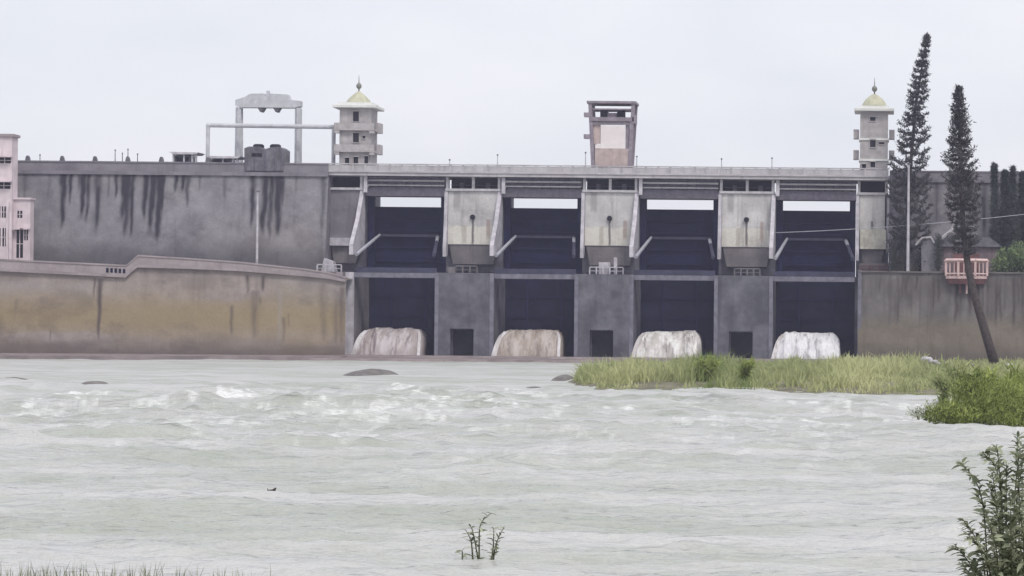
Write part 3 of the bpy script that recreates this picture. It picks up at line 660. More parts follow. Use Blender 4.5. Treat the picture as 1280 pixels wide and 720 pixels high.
# two little roofed kiosks
def kiosk(pa, pb, ptop, label):
    Yk = 307.0; xa, xb = W(pa, 200, Yk)[0], W(pb, 200, Yk)[0]; h = (xb - xa) / 2; cx = (xa + xb) / 2; zt = zc((pa + pb) / 2, ptop, Yk) - 23.4
    t = thing('kiosk', (cx, Yk, 23.4), label, 'kiosk', 'small kiosks on the dam crest')
    MB().box(-h * .75, h * .45, -1, 1, 0, zt - .5).build('wall', M['machine'], t)
    for x in (-h * .8, 0, h * .62, h * .9): MB().box(x - .1, x + .1, -1.3, -1.02, 0, zt - .4).build('post', M['crane'], t)
    MB().prism_y([(-h * 1.1, zt - .1), (h * 1.15, zt - .15), (h * .95, zt - .4), (-h * .8, zt - .42)], -1.6, 1.4).build('roof', M['rib'], t)
    MB().box(-h * .6, h * .3, -1.08, -1.02, .9, zt - .7).build('window', M['void'], t)
kiosk(217, 250, 190, 'small flat roofed kiosk on the crest, left of the pipe frame')
kiosk(262, 302, 195, 'low roofed shelter on the crest between pipe frame post and crane leg')

# poles along the crest
def pole(px, ptop, Y, zbase, label, r=.07, mat=None, head=0, group='thin poles along the dam crest', lean=0):
    x, zt = W(px, ptop, Y)
    t = thing('lamp_pole', (x, Y, zbase), label, 'pole', group)
    MB().tube([(0, 0, 0), (lean, 0, zt - zbase)], [r * 1.3, r * .8], 6).build('shaft', mat or M['crane'], t)
    if head: MB().box(-.1, head, -.15, .15, zt - zbase, zt - zbase + .16).build('lamp_head', M['machine'], t)
    else: MB().lathe([(.02, 0), (r * 1.6, .05), (r * 1.6, .18), (.02, .25)], 8).build('cap', M['machine'], t).location = (lean, 0, zt - zbase - .1)
for px, pt, lb in ((902, 199, 'thin pole over the left edge of the rightmost full pier'), (965, 198, 'thin pole over the right edge of the rightmost full pier'), (562, 200, 'thin pole over the left window of the leftmost full pier'),
                   (622, 194, 'thin pole over the right edge of the leftmost full pier'), (732, 191, 'thin pole left of the hoist tower'), (796, 196, 'thin pole right of the hoist tower')):
    pole(px, pt, 305.6, 23.7, lb)
for px, pt, lb in ((144, 188, 'thin spike on the left wall crest, leftmost of a row of four'), (153, 192, 'short thin spike on the left wall crest, second of a row of four'), (160, 187, 'tallest thin spike in the row of four on the left wall'), (172, 193, 'thin spike on the left wall crest, rightmost of a row of four'), (50, 194, 'thin spike on the left wall crest near the pink building')):
    pole(px, pt, 306.4, 23.4, lb, .06, M['machine'])
pole(322, 240, 297.5, 9.5, 'pale lamp post standing behind the tan wall in front of the dam face', .13, M['rib'], .5, None)
pole(1136, 205, 297.5, 9.5, 'pale tall pole in front of the tallest pine', .16, M['rib'], 0, None)

# ------------------------------------------------------------------ left retaining wall and terrace
XW = lambda px: W(px, 400, 285 + (px + 200) * 11 / 630.0)[0]
YW = lambda px: 285 + (px + 200) * 11 / 630.0
lowp = [-760, -200, 0, 158, 165, 172, 230, 300, 380, 410, 432]; lowc = [308, 329, 339, 347, 340, 334.5, 336, 339, 345.5, 348.5, 352.5]
ptop = [292, 313, 323.5, 331, 325, 318.5, 322, 327, 335.5, 340, 346]
XX = np.array([XW(p) for p in lowp]); ZC = np.array([W(p, q, YW(p))[1] for p, q in zip(lowp, lowc)]); ZP = np.array([W(p, q, YW(p))[1] for p, q in zip(lowp, ptop)]); YY = np.array([YW(p) for p in lowp])
rt = thing('retaining_wall', (XW(200), 290, 0), 'long tan plastered retaining wall with pinkish coping, at the left edge of the river', 'wall')
def rtint(X, Z, D):
    s1, gg, b = streak_tint([(XW(125), .28, .1, 8.5, .8), (XW(118), .15, .1, 3, .5), (XW(290), .3, 4.0, 8.5, .4), (XW(308), .3, .1, 3, .6), (XW(318), .6, 2, 9, .35), (XW(328), .25, .1, 2.5, .7), (XW(355), .3, 5, 9.5, .35), (XW(360), .2, 4.5, 6.5, .35), (XW(325), .3, 2.6, 4, .4),
                              (XW(405), .6, 0.3, 9, .25), (XW(420), .5, 1, 10, .3), (XW(428), .4, .5, 10, .45), (XW(62), .15, 6.5, 9.5, .4), (XW(20), .5, 3, 5, .25)], 15)(X, Z, D)
    n = fbm(X * .1, Z * .35, 4, 77)
    gg = sstep(.25, .45, n + .25 * np.exp(-((Z - 5.2) / 2.6) ** 2)) * np.exp(-((Z - 4.9) / 2.9) ** 2) * .9
    s2 = .75 * sstep(3.0, .2, Z + 1.6 * (fbm(X * .2, Z, 3, 79) - .5)); s3 = .25 * sstep(.5, .7, fbm(X * .3, Z * .5, 4, 81))
    right = sstep(XW(346), XW(350), X) * sstep(XW(425), XW(405), X); gg = np.maximum(gg, right * sstep(.6, 1.6, D) * .55 * sstep(.2, .5, n))
    b = .35 * sstep(.3, .6, n) * np.exp(-((D - 1.5) / 1.2) ** 2) + .35 * np.exp(-((X - XW(350)) / .25) ** 2) * sstep(1, 3, D)
    return np.clip(np.maximum(np.maximum(s1, s2), s3), 0, 1), gg, b
wall_sheet('wall_face', M['retain'], rt, XX[0], XX[-1], lambda X: np.interp(X, XX, ZC), K(-1.5), lambda X: np.interp(X, XX, YY), lambda X: np.interp(X, XX, YY) - .3, 900, 70, rtint, .1, rt.location.x, rt.location.y)
ox, oy = rt.location.x, rt.location.y
def strip(name, mat, zlo, zhi, y0, y1, parent):
    v = []; f = []; n = len(XX)
    for i in range(n):
        for dy in (y0, y1):
            for z in (zlo[i], zhi[i]): v.append((XX[i] - ox, YY[i] + dy - oy, z))
    for i in range(n - 1):
        a, b = 4 * i, 4 * i + 4
        f += [(a, b, b + 1, a + 1), (a + 2, a + 3, b + 3, b + 2), (a + 1, b + 1, b + 3, a + 3), (a, a + 2, b + 2, b)]
    f += [(0, 1, 3, 2), (4 * n - 4, 4 * n - 2, 4 * n - 1, 4 * n - 3)]
    return MB().raw(v, f).build(name, mat, parent)
strip('coping', M['retain_coping'], ZC, ZC + .32, -.45, .6, rt)
strip('parapet', M['retain_coping'], ZC + .322, ZP - .2, -.1, .3, rt)
strip('parapet_cap', M['retain_coping'], ZP - .198, ZP, -.2, .4, rt)
for k in range(5):
    x = XW(134 + 5.2 * k); i_ = np.interp(x, XX, ZC); y_ = np.interp(x, XX, YY)
    MB().box(x - ox - .16, x - ox + .16, y_ - oy - .13, y_ - oy - .02 - .09, i_ + .5, i_ + 1.05).build('slot', M['bay'], rt)
# terrace behind the wall
n = 60; tx_ = np.linspace(XX[0], XX[-1], n); tz = np.interp(tx_, XX, ZC) + .2; ty = np.interp(tx_, XX, YY) + .3
v = np.concatenate([np.stack([tx_, ty, tz], -1), np.stack([tx_, 0 * ty + 305, tz + .6], -1)])
g = G('terrace earth'); g.l(g.mix(g.noise(.5, 5), (0.10, 0.09, 0.07), (0.2, 0.18, 0.15)), g.p.inputs['Base Color'])
tag(np_mesh('terrace', v, grid_faces(n, 2), g.m), kind='structure')
# low ledge at the foot of the wall and sand
lg = thing('foot_ledge', (XW(120), 283, 0), 'low brownish ledge along the foot of the tan wall at the waterline', 'ledge')
v = [];
pts = [(-760, 266), (-100, 272), (100, 276), (210, 281), (330, 286), (436, 292)]
mb = MB()
for (pa, ya), (pb, yb_) in zip(pts, pts[1:]):
    xa, xb = XW(pa) - lg.location.x, XW(pb) - lg.location.x
    mb.raw([(xa, ya - 283, -1.5), (xb, yb_ - 283, -1.5), (xb, yb_ - 283, .22), (xa, ya - 283, .22), (xa, 300 - 283, -1.5), (xb, 300 - 283, -1.5), (xb, 300 - 283, .42), (xa, 300 - 283, .42)],
           [(0, 1, 2, 3), (3, 2, 6, 7), (4, 7, 6, 5), (0, 3, 7, 4), (1, 5, 6, 2), (0, 4, 5, 1)])
mb.build('ledge_slab', M['sill'], lg)

# ------------------------------------------------------------------ right wall, terrace, viewing platform
YR = 297.0
rr = thing('retaining_wall', (20, YR, 0), 'grey streaked retaining wall with brown foot, behind the leaning pine trunk on the right', 'wall')
zR = W(1150, 341, YR)[1]
xr0, xr1 = W(1073, 341, YR)[0], 120
def rrt(X, Z, D):
    s, gch, b = streak_tint([(xr0 + .55 * i, .2 + .12 * rnd.random(), .1, 2.5 + 5 * rnd.random(), .75 * rnd.random()) for i in range(60)], 22)(X, Z, D)
    gch = .3 * sstep(6.5, 4.5, Z + 1.5 * (fbm(X * .3, Z * .4, 3, 90) - .5)); b = .25 * sstep(.5, .7, fbm(X * 1.2, Z * .12, 3, 92)) * sstep(5, 7, Z)
    return np.maximum(s, .5 * sstep(3, .5, Z)), gch, b
wall_sheet('wall_face', M['retain_right'], rr, xr0, xr1, K(zR), K(-1.5), K(YR), K(YR - .4), 700, 60, rrt, .12, rr.location.x, rr.location.y)
MB().box(xr0 - 20, xr1 - 20, -.25, .7, zR, zR + .18).build('coping', M['retain_right'], rr)
MB().box(xr0 - 20, xr1 - 20, .4, .6, -1.5, zR - .02).build('wall_core', M['retain_right'], rr)
MB().box(xr0 - 20 - .05, xr0 - 20 + .4, -.2, .8, -1.5, zR + .3).build('edge_strip', M['cross'], rr)
v = np.array([(xr0, YR + .5, zR + .02), (130, YR + .5, zR + .02), (130, 305, zR + .3), (xr0, 305, zR + .3)])
tag(np_mesh('terrace', v, np.array([[0, 1, 2, 3]]), g.m), kind='structure')

px_, pz_ = W(1208, 346, YR - .5)
pf = thing('viewing_platform', (px_, YR - .3, pz_), 'salmon railed viewing platform jutting from the top of the right wall', 'platform')
rad = 2.75; seg = 8
oc = [(rad * math.sin(R(22.5 + 45 * k)), -1.3 * math.cos(R(22.5 + 45 * k)) * 1.0) for k in range(8)]
MB().prism_z(oc, -.25, .1).build('floor', M['pink'], pf)
MB().prism_z([(a * .85, b * .85) for a, b in oc], -.9, -.252, 1 / .85 * .98).build('corbel', M['maroon'], pf)
for k in range(8):
    a, b = Vector((*oc[k], 0)), Vector((*oc[(k + 1) % 8], 0))
    MB().box(a.x - .14, a.x + .14, a.y - .14, a.y + .14, .1, 1.9).build('railing_post', M['pink'], pf)
    MB().tube([a + Vector((0, 0, 1.98)), b + Vector((0, 0, 1.98))], .26, 4).build('railing', M['pink'], pf)
    MB().tube([a + Vector((0, 0, .35)), b + Vector((0, 0, .35))], .12, 4).build('railing', M['pink'], pf)
    for q in (.33, .67):
        c = a.lerp(b, q); MB().box(c.x - .06, c.x + .06, c.y - .06, c.y + .06, .1, 1.75).build('baluster', M['pink'], pf)
MB().box(-1.6, 1.6, .2, 1.0, .1, 2.9).build('back_wall', M['maroon'], pf)
for x in (-.75, .05, .75): MB().prism_y([(x - .14, -.9), (x + .14, -.9), (x + .1, -2.1), (x - .1, -2.1)], -.4, .5).build('support', M['pink'] if abs(x) < .3 else M['maroon'], pf)
# maroon little walls and steps on the right terrace
xh, zh = W(1203, 340, 300)
hs = thing('gate_house', (xh, 300.5, zR + .2), 'low dull maroon hut behind the viewing platform, below the leaning pine', 'hut')
MB().box(-4.6, 4.6, 0, 3, 0, 3.2).build('wall', plain('dusty mauve plaster', (.21, .165, .18), .85, .3, .8, streak=.4), hs)
MB().prism_y([(-5, 3.2), (5, 3.2), (3.4, 4.4), (-3.2, 4.5)], -.5, 3.4).build('roof', M['machine'], hs)
MB().box(-.9, .2, -.2, -.02, 1.5, 2.5).build('notice_board', M['rib'], hs)
xs_, zs_ = W(1150, 340, 300)
ws = thing('garden_wall', (xs_, 299.5, zR + .2), 'pale stepped stair wall between the tallest pine and the platform', 'wall')
MB().prism_y([(0.2, 0), (2.6, 0), (2.2, 3.2), (1.2, 4.3), (.3, 4.3), (.1, 3.2)], 0, .5).build('wall_panel', M['dam'], ws)
MB().tube([(2.4, -.1, 4.0), (3.9, -.1, 5.2), (4.5, -.1, 6.9)], .2, 5).build('stair_rail', M['deck'], ws)
MB().tube([(-.6, -.1, 3.3), (0.2, -.1, 4.2), (1.3, -.1, 4.3), (1.7, -.1, 3.6)], .14, 5).build('stair_rail', M['deck'], ws)

# ------------------------------------------------------------------ pink building
Yb = 296.5
xb0, xb1 = W(-140, 200, Yb)[0], W(15, 200, Yb)[0]; xb2 = W(35, 280, Yb)[0]; zt1 = W(11, 171, Yb)[1]; zt2 = W(32, 249, Yb)[1]
pb_ = thing('pink_building', (xb1, Yb, 9.5), 'pale pink two part building at the left edge in front of the dam', 'building')
MB().box(xb0 - xb1, 0, 0, 2.0, 0, zt1 - 9.5).build('wall', M['pink_house'], pb_)
MB().box(.002, xb2 - xb1, .8, 2.0, 0, zt2 - 9.5).build('annex_wall', M['pink_house'], pb_)
MB().box(xb0 - xb1 - .1, .22, -.25, 2.2, zt1 - 9.5, zt1 - 9.5 + .35).build('roof_slab', M['retain_coping'], pb_)
MB().box(-.1, xb2 - xb1 + .15, .55, 2.2, zt2 - 9.5, zt2 - 9.5 + .22).build('annex_roof', M['pink_house'], pb_)
def hw(px, py0, py1, w_, y, shade=True):
    x, z1 = W(px, py0, Yb); _, z0 = W(px, py1, Yb); x -= xb1; z0 -= 9.5; z1 -= 9.5
    p = MB().box(x - w_ / 2, x + w_ / 2, y - .02, y + .1, z0, z1).build('window', M['void'], pb_)
    MB().box(x - .05, x + .05, y - .06, y - .022, z0, z1).box(x - w_ / 2, x + w_ / 2, y - .06, y - .022, (z0 + z1) / 2 - .04, (z0 + z1) / 2 + .04).build('window_bar', M['pink_house'], p)
    if shade: MB().box(x - w_ / 2 - .25, x + w_ / 2 + .25, y - .85, y - .03, z1 + .02, z1 + .17).build('sunshade', M['pink_house'], p)
for bx in range(4):
    o = -44 * bx - 6
    hw(12 + o, 197, 204, 1.5, 0); hw(11 + o, 228, 236, 1.6, 0); hw(4 + o, 258, 272, .5, 0, False); hw(11 + o, 258, 272, .5, 0, False); hw(4 + o, 285, 308, .55, 0, False); hw(12 + o, 285, 308, .55, 0, False)
hw(22, 263, 272, .6, .8, False); hw(22, 287, 322, .8, .8); hw(30, 287, 300, .45, .8)
for px in (-5, 10, 14): 
    x = W(px, 280, Yb)[0] - xb1; MB().box(x - .2, x + .12, -.12, -.002, 0, W(px, 252, Yb)[1] - 9.5).build('pilaster', M['pink_house'], pb_)

# ------------------------------------------------------------------ foliage builders
def leaf_cloud(cent, size, n_leaf, spread, rs, asp=.45, up=0.2):
    """many small leaf triangles round given centres"""
    c = np.repeat(cent, n_leaf, 0) + rs.normal(0, 1, (len(cent) * n_leaf, 3)) * spread
    m = len(c); d = rs.normal(0, 1, (m, 3)); d[:, 2] += up; d /= np.linalg.norm(d, axis=1)[:, None]
    e = np.cross(d, rs.normal(0, 1, (m, 3))); e /= np.linalg.norm(e, axis=1)[:, None]
    L = size * (.6 + .8 * rs.rand(m))[:, None]
    v = np.stack([c - e * L * asp * .5, c + e * L * asp * .5, c + d * L], 1).reshape(-1, 3)
    return v, np.arange(3 * m).reshape(-1, 3)
def shade_of(v, rs, sc=1.0):
    k = len(v) // 3; c = v.reshape(k, -1, 3).mean(1)
    s = .6 * fbm(c[:, 0] * sc + c[:, 1] * .7 * sc, c[:, 2] * sc, 3, 5) + .4 * rs.rand(k)
    return np.repeat(np.clip((s - .25) * 1.8, 0, 1), 3)

def pine(name, path, zfrac0, halfw, label, seed, leaf=.34, nleaf=16, group=None, cat='tree', mat='pine', whorl=.75, rt=.38, nb=6, inner=.3, spread=.12):
    """column pine: path = trunk points (world), crown from fraction zfrac0 up, halfw(t) half width along the crown"""
    rs = np.random.RandomState(seed); base = Vector(path[0])
    t = thing(name, base, label, cat, group)
    P = [Vector(p) - base for p in path]
    ln = [0.0]
    for a, b in zip(P, P[1:]): ln.append(ln[-1] + (b - a).length)
    T = ln[-1]
    def at(s):
        for i in range(len(P) - 1):
            if s <= ln[i + 1] or i == len(P) - 2:
                return P[i].lerp(P[i + 1], (s - ln[i]) / (ln[i + 1] - ln[i]))
    MB().tube(P, [rt * (1 - .85 * l / T) for l in ln], 8).build('trunk', M['bark'], t, True)
    cents = []; limb = MB(); s = zfrac0 * T
    while s < T - .1:
        q = (s - zfrac0 * T) / (T * (1 - zfrac0)); o = at(s); hw_ = halfw(q)
        a0 = rs.rand() * 6.28
        for k in range(nb):
            a = a0 + 6.28 * k / nb + rs.normal(0, .25); L = hw_ * (.74 + .42 * rs.rand())
            if rs.rand() < .14: L *= .55
            d = Vector((math.cos(a), math.sin(a), 0)); drop = -.16 * L + rs.normal(0, .08)
            tip = o + d * L + Vector((0, 0, drop + .34 * L)); mid = o + d * L * .62 + Vector((0, 0, drop))
            if L > .4: limb.tube([o, mid, tip], [.08, .06, .025], 3)
            m_ = max(3, int(L * (1 - inner) / .17))
            for j in range(m_):
                u = inner + (1 - inner) * (j + .5) / m_
                p = o.lerp(mid, u / .6) if u < .6 else mid.lerp(tip, (u - .6) / .4)
                cents.append(tuple(p))
        s += whorl * (.7 + .6 * rs.rand()) * (1 - .6 * q)
    tag(limb.build('limbs', M['bark'], t), kind='stuff')
    v, f = leaf_cloud(np.array(cents), leaf, nleaf, (spread, spread, spread * .8), rs, .32, .5)
    np_mesh('crown', v, f, M[mat], t, False, {'shade': shade_of(v, rs, .5)})
    return t
def P3(px, py, Y): x, z = W(px, py, Y); return (x, Y, z)
Y1 = 301.0
pine('tall_pine', [P3(1133, 343, Y1), P3(1136, 230, Y1), P3(1145, 130, Y1), P3(1153, 80, Y1), P3(1159.5, 40, Y1)], .12, lambda q: (3.7 * (1 - q) ** .8 + .02) * min(1, .8 + q), 'tallest slender grey pine with leaning tip, beside the right watchtower', 4, .38, 10, whorl=1.2, nb=7, inner=.36, spread=.13)
Y2 = 236.0
pine('leaning_pine', [P3(1246, 464, Y2), P3(1233, 420, Y2), P3(1220, 376, Y2), P3(1211, 340, Y2), P3(1204, 290, Y2), P3(1201, 215, Y2), P3(1199, 150, Y2), P3(1198, 108, Y2)], .43,
     lambda q: (2.55 * (1 - q) ** .66 + .03) * (.5 + .5 * min(1, q * 2.4)), 'dense pine with a bare leaning trunk crossing the right wall and platform', 9, .30, 11, whorl=.72, rt=.5, nb=7, inner=.25, spread=.14)
for i, (px, pt, pb2, wdt, Y, lb) in enumerate(((1243, 204, 330, 4, 301.5, 'thinnest dark cypress beside the end of the right wall'), (1256, 212, 325, 9, 302, 'dark cypress behind the bright shrub, left of a taller one'), (1266, 208, 325, 8, 301, 'taller pointed dark cypress behind the bright shrub'),
                                                (1278, 214, 325, 9, 302, 'dark cypress at the right edge of the photo'), (1292, 206, 325, 9, 301, 'dark cypress just past the right edge'))):
    pine('cypress', [P3(px, 341, Y), P3(px, 270, Y), P3(px, pt, Y)], .05, lambda q, k=wdt / 10: 1.7 * k * (1.03 - q) ** .9, lb, 30 + i, .3, 16, 'cypresses at the right', mat='cypress', whorl=.6, rt=.2, spread=.16)
def bush(name, loc, lobes, leaf, n, mat, label, seed, stems=6, asp=.35, up=.6, cat='shrub', group=None):
    rs = np.random.RandomState(seed); t = thing(name, loc, label, cat, group)
    mb = MB(); vs = []; fs = []; off = 0
    for (x, y, z, rx, ry, rz, k) in lobes:
        u = rs.normal(0, 1, (int(n * k), 3)); u /= np.linalg.norm(u, axis=1)[:, None]; u *= (rs.rand(len(u), 1) ** .45)
        c = u * (rx, ry, rz) * (1 + .35 * (fbm(u[:, :1] * 2 + x, u[:, 2:] * 2 + z, 3, seed) - .5)) + (x, y, z); c = c[c[:, 2] > 0.02]
        v, f = leaf_cloud(c, leaf, 3, (leaf * .5,) * 3, rs, asp, up); vs.append(v); fs.append(f + off); off += len(v)
        for k_ in range(stems):
            a = rs.rand() * 6.28; mb.tube([(x * .6 + .2 * math.cos(a), y + .2 * math.sin(a), 0), (x + rx * .5 * math.cos(a), y + ry * .5 * math.sin(a), z + rz * .5)], [.04, .015], 4)
    mb.build('stems', M['stem'], t); v = np.concatenate(vs)
    np_mesh('leaves', v, np.concatenate(fs), M[mat], t, False, {'shade': shade_of(v, rs, 1.6 / max(leaf * 4, .3))})
    return t
x, z = W(1262, 341, 299); bush('bright_shrub', (x, 299, zR + .1), [(0, 0, 1.6, 1.9, 1.2, 1.6, 1), (1.2, 0, 2.5, 1.3, 1, 1.3, .7), (-1.3, 0, .9, 1.1, .9, .9, .4), (3, 0, 1.4, 1.8, 1.2, 1.5, .8)], .42, 300, 'shrub', 'bright green leafy shrub on top of the right wall', 41)
x, z = W(1173, 341, 298.6); bush('dark_shrub', (x, 298.6, zR + .1), [(0, 0, 2.4, .55, .5, 2.7, 1)], .25, 420, 'cypress', 'narrow dark column shrub left of the viewing platform', 42)
x, z = W(1120, 341, 300); bush('dark_shrub', (x, 300, zR + .1), [(0, 0, 2.2, 1.1, .8, 2.2, 1), (1.0, 0.3, 3.8, .9, .7, 2.2, .7), (3.2, .3, 1.4, 1.2, .8, 1.4, .6)], .3, 420, 'pine', 'dusky shrubs at the foot of the tallest pine', 43)
# hanging plants at the waterline bush
bush('river_bush', (5.4, 98, .0), [(-2.3, -1.5, .5, 1.3, 1.5, .6, .9), (0, -1, .8, 2.0, 2.2, .95, 1.6), (2.4, 0, 1.0, 2.0, 2.2, 1.1, 1.6), (.6, .6, 1.3, 1.6, 1.5, .9, 1.0), (-1.6, .5, 1.4, .8, 1, .9, .5), (4.6, .5, .9, 1.6, 2, 1.1, 1)], .20, 1500, 'bush', 'big green riverside bush at the right, standing in the water', 51, asp=.22, up=1.2)
x, z = W(1155, 506, 101); bush('trailing_plant', (x, 101, .05), [(0, 0, .35, .8, .6, .3, 1), (.9, 0, .2, .6, .5, .2, .6)], .13, 170, 'near', 'thin greyish plant at the left foot of the riverside bush', 52)

# island grass: thousands of blades
def blades(name, X, Y, Z, H, wdt, mat, rs, lean=.35, sh=None, tagd=None):
    n = len(X); a = rs.rand(n) * 6.28; l = lean * np.abs(rs.normal(0, 1, n)) * H; wx, wy = np.cos(a + 1.57) * wdt / 2, np.sin(a + 1.57) * wdt / 2
    dx, dy = np.cos(a) * l, np.sin(a) * l
    p = lambda k, hx, s: np.stack([X + dx * k ** 2 + s * wx * hx, Y + dy * k ** 2 + s * wy * hx, Z + H * k * (1 - .12 * k * lean)], -1)
    v = np.stack([p(0, 1, -1), p(0, 1, 1), p(.55, .75, 1), p(.55, .75, -1), p(1, .05, 1), p(1, .05, -1)], 1).reshape(-1, 3)
    b = np.arange(n)[:, None] * 6; f = np.concatenate([b + [0, 1, 2, 3], b + [3, 2, 4, 5]])
    return np_mesh(name, v, f, mat, None, False, {'shade': np.repeat(np.clip(sh, 0, 1), 6)})
rs = np.random.RandomState(8)
N = 260000; X = rs.uniform(-28, 22, N); Y = rs.uniform(140, 292, N); z = land(X, Y)
cl = fbm(X * .45, Y * .3, 3, 93); keep = (z > .04) & (rs.rand(N) < np.clip((cl - .36) * 4.0, .02, 1) * np.clip(1.4 - (Y - 150) / 130, .25, 1)) & (X < (Y / FPX * 260 + 2)) & ((X < W(1060, 460, 240)[0] + 99) & ((X < -3.5) | (Y < 225) | (rs.rand(N) < .25)))
X, Y, z, cl = X[keep], Y[keep], z[keep], cl[keep]
pxa = PX0 + X * FPX / Y
H = (.35 + .85 * sstep(.3, .7, fbm(X * .3, Y * .12, 4, 96))) * (.5 + .8 * rs.rand(len(X)) ** 1.5) * sstep(.0, .34, z + .1) * (.55 + .75 * sstep(.3, .7, fbm(X * .9, Y * .35, 3, 97)))
H = H * (.55 + .45 * sstep(1185, 1120, pxa) ) + .9 * np.exp(-((pxa - 885) / 18) ** 2 - ((Y - 165) / 12) ** 2) * rs.rand(len(X)) + .8 * np.exp(-((pxa - 932) / 8) ** 2 - ((Y - 165) / 10) ** 2) * rs.rand(len(X))
sh = .25 + .6 * (fbm(X * .18, Y * .09, 3, 99) - .2) + .25 * rs.rand(len(X)) + .45 * np.exp(-((pxa - 1085) / 35) ** 2) + .25 * np.exp(-((pxa - 790) / 30) ** 2) - .5 * np.exp(-((pxa - 885) / 20) ** 2) - .5 * np.exp(-((pxa - 932) / 9) ** 2)
tag(blades('island_grass', X, Y, z - .03, H, .10 * (Y / 160), M['grass'], rs, .75, sh), 'tall green and yellow grass covering the low island', 'grass', kind='stuff')
# weeds standing on the bank by the riverside bush
for i, (px, Yw, hgt, lb) in enumerate(((1183, 118, 1.9, 'tall seeding weed behind the left end of the riverside bush'), (1195, 121, 2.2, 'tallest weed stalks rising out of the riverside bush'), (1216, 126, 1.6, 'leaning weed stalks over the middle of the riverside bush'), (1250, 122, 1.6, 'yellow green weed clump over the right part of the bush'), (1270, 108, 2.2, 'leafy weed at the far right end of the riverside bush'), (1228, 112, 2.0, 'weed stalks behind the middle of the riverside bush'),
        (884, 158, 1.9, 'dark leafy weed clump standing above the middle of the island grass'), (930, 156, 1.7, 'second dark leafy weed clump on the island, right of the bigger one'), (870, 160, 1.4, 'low weed at the left side of the bigger dark clump on the island'))):
    x = W(px, 460, Yw)[0]; t = thing('weed', (x, Yw, .2), lb, 'weed', 'weeds by the riverside bush'); mb = MB(); cs = []
    for k in range(9):
        a = rs.rand() * 6.28; l = .25 + .35 * rs.rand(); hh_ = hgt * (.6 + .4 * rs.rand())
        p0_, p1_, p2_ = Vector((.2 * math.cos(a), .2 * math.sin(a), 0)), Vector((.3 * l * math.cos(a), .3 * l * math.sin(a), hh_ * .6)), Vector((l * math.cos(a) * 1.3, l * math.sin(a), hh_))
        mb.tube([p0_, p1_, p2_], [.025, .02, .008], 4)
        for q in np.linspace(.15, 1, 12): cs.append(tuple(p0_.lerp(p1_, q * 2) if q < .5 else p1_.lerp(p2_, q * 2 - 1)))
    mb.build('stems', M['stem'], t); v, f = leaf_cloud(np.array(cs), .36, 5, (.07, .07, .06), rs, .25, .8)
    np_mesh('leaves', v, f, M['bush' if px < 1000 or px > 1220 else 'grass'], t, False, {'shade': shade_of(v, rs, 1.2)})

# ------------------------------------------------------------------ mud bars, boulders, debris
def bar(px, py, wpx, hz, label, seed, Yd, name='mud_bar'):
    d = (CAM_H) * FPX / (-(W(px, py, 1)[1] - CAM_H) * FPX); x = W(px, py, d)[0]; hw_ = wpx / 2 * d / FPX
    rs_ = np.random.RandomState(seed); n1, n2 = 28, 14; a = np.linspace(0, 2 * np.pi, n1, endpoint=False)[None, :]; r = np.linspace(0, 1, n2)[:, None]
    e = 1 + .5 * (fbm(np.cos(a) * 1.5 + seed, np.sin(a) * 1.5, 3, seed) - .5)
    xx = np.cos(a) * r * e * hw_; yy_ = np.sin(a) * r * e * Yd; zz_ = hz * (1 - r ** 2) * (.5 + fbm(xx * .9 + seed, yy_ * .5, 3, seed + 4)) - .28 * r ** 3
    v = np.stack([xx, yy_, zz_], -1).reshape(-1, 3); i = np.arange(n1); fs = np.concatenate([np.stack([j * n1 + i, j * n1 + (i + 1) % n1, (j + 1) * n1 + (i + 1) % n1, (j + 1) * n1 + i], -1) for j in range(n2 - 1)])
    o = np_mesh(name, v, fs, M['mud'], None, True); o.location = (x, d, .05); return tag(o, label, 'mud bar', 'mud bars in the river')
bar(469, 466, 66, .28, 'longest dark mud bar in the water below the leftmost chute', 1, 4)
bar(666, 487.5, 36, .16, 'thin dark mud bar left of the grass island, nearest the camera', 2, 2.2)
bar(705, 473.5, 32, .26, 'short dark mud bar touching the left tip of the grass island', 3, 3)
bar(12, 475, 50, .14, 'faint mud bar at the left edge of the river', 4, 3)
bar(118, 479, 34, .10, 'faint thin mud bar below the left part of the tan wall', 5, 2)
bar(1045, 494.5, 40, .14, 'low mud bar along the near edge of the grass island', 6, 1.6)
bar(930, 495, 26, .10, 'small mud bar off the middle of the grass island', 7, 1.2)
def boulder(px, py, Y, r, mat, label, seed):
    x, z = W(px, py, Y); bm = bmesh.new(); bmesh.ops.create_icosphere(bm, subdivisions=3, radius=r); rr_ = random.Random(seed)
    o_ = Vector((rr_.random() * 9,) * 3)
    from mathutils import noise
    for v in bm.verts: v.co *= 1 + .45 * noise.noise(v.co / r + o_); v.co.z *= .65; v.co.x *= 1.3
    me = bpy.data.meshes.new('boulder'); bm.to_mesh(me); bm.free(); o = link('boulder', me, mat, None, True); o.location = (x, Y, z)
    return tag(o, label, 'boulder', 'boulders at the foot of the right wall')
for i, (px, py, r, lb) in enumerate(((1157, 450, .55, 'pale boulder left of the riverside weeds at the right wall foot'), (1168, 453, .4, 'smaller pale boulder right beside the larger one'), (1243, 459, .45, 'boulder at the foot of the leaning pine trunk'), (1262, 458, .5, 'flat pale boulder right of the leaning trunk'))):
    boulder(px, py, 240 if i < 2 else 234, r, M['rib'] if i != 2 else M['corbel'], lb, i)
d = CAM_H * FPX / (-(W(338, 619, 1)[1] - CAM_H) * FPX); x = W(338, 619, d)[0]
t = thing('driftwood', (x, d, 0), 'small dark piece of driftwood floating in the river', 'driftwood')
MB().tube([(-.12, 0, .03), (-.04, .02, .07), (.06, 0, .09), (.13, 0, .17)], [.02, .055, .05, .012], 7).build('log', M['bark'], t, True)
MB().tube([(-.02, 0, .06), (-.06, -.05, .16)], [.02, .006], 5).build('twig', M['bark'], t)

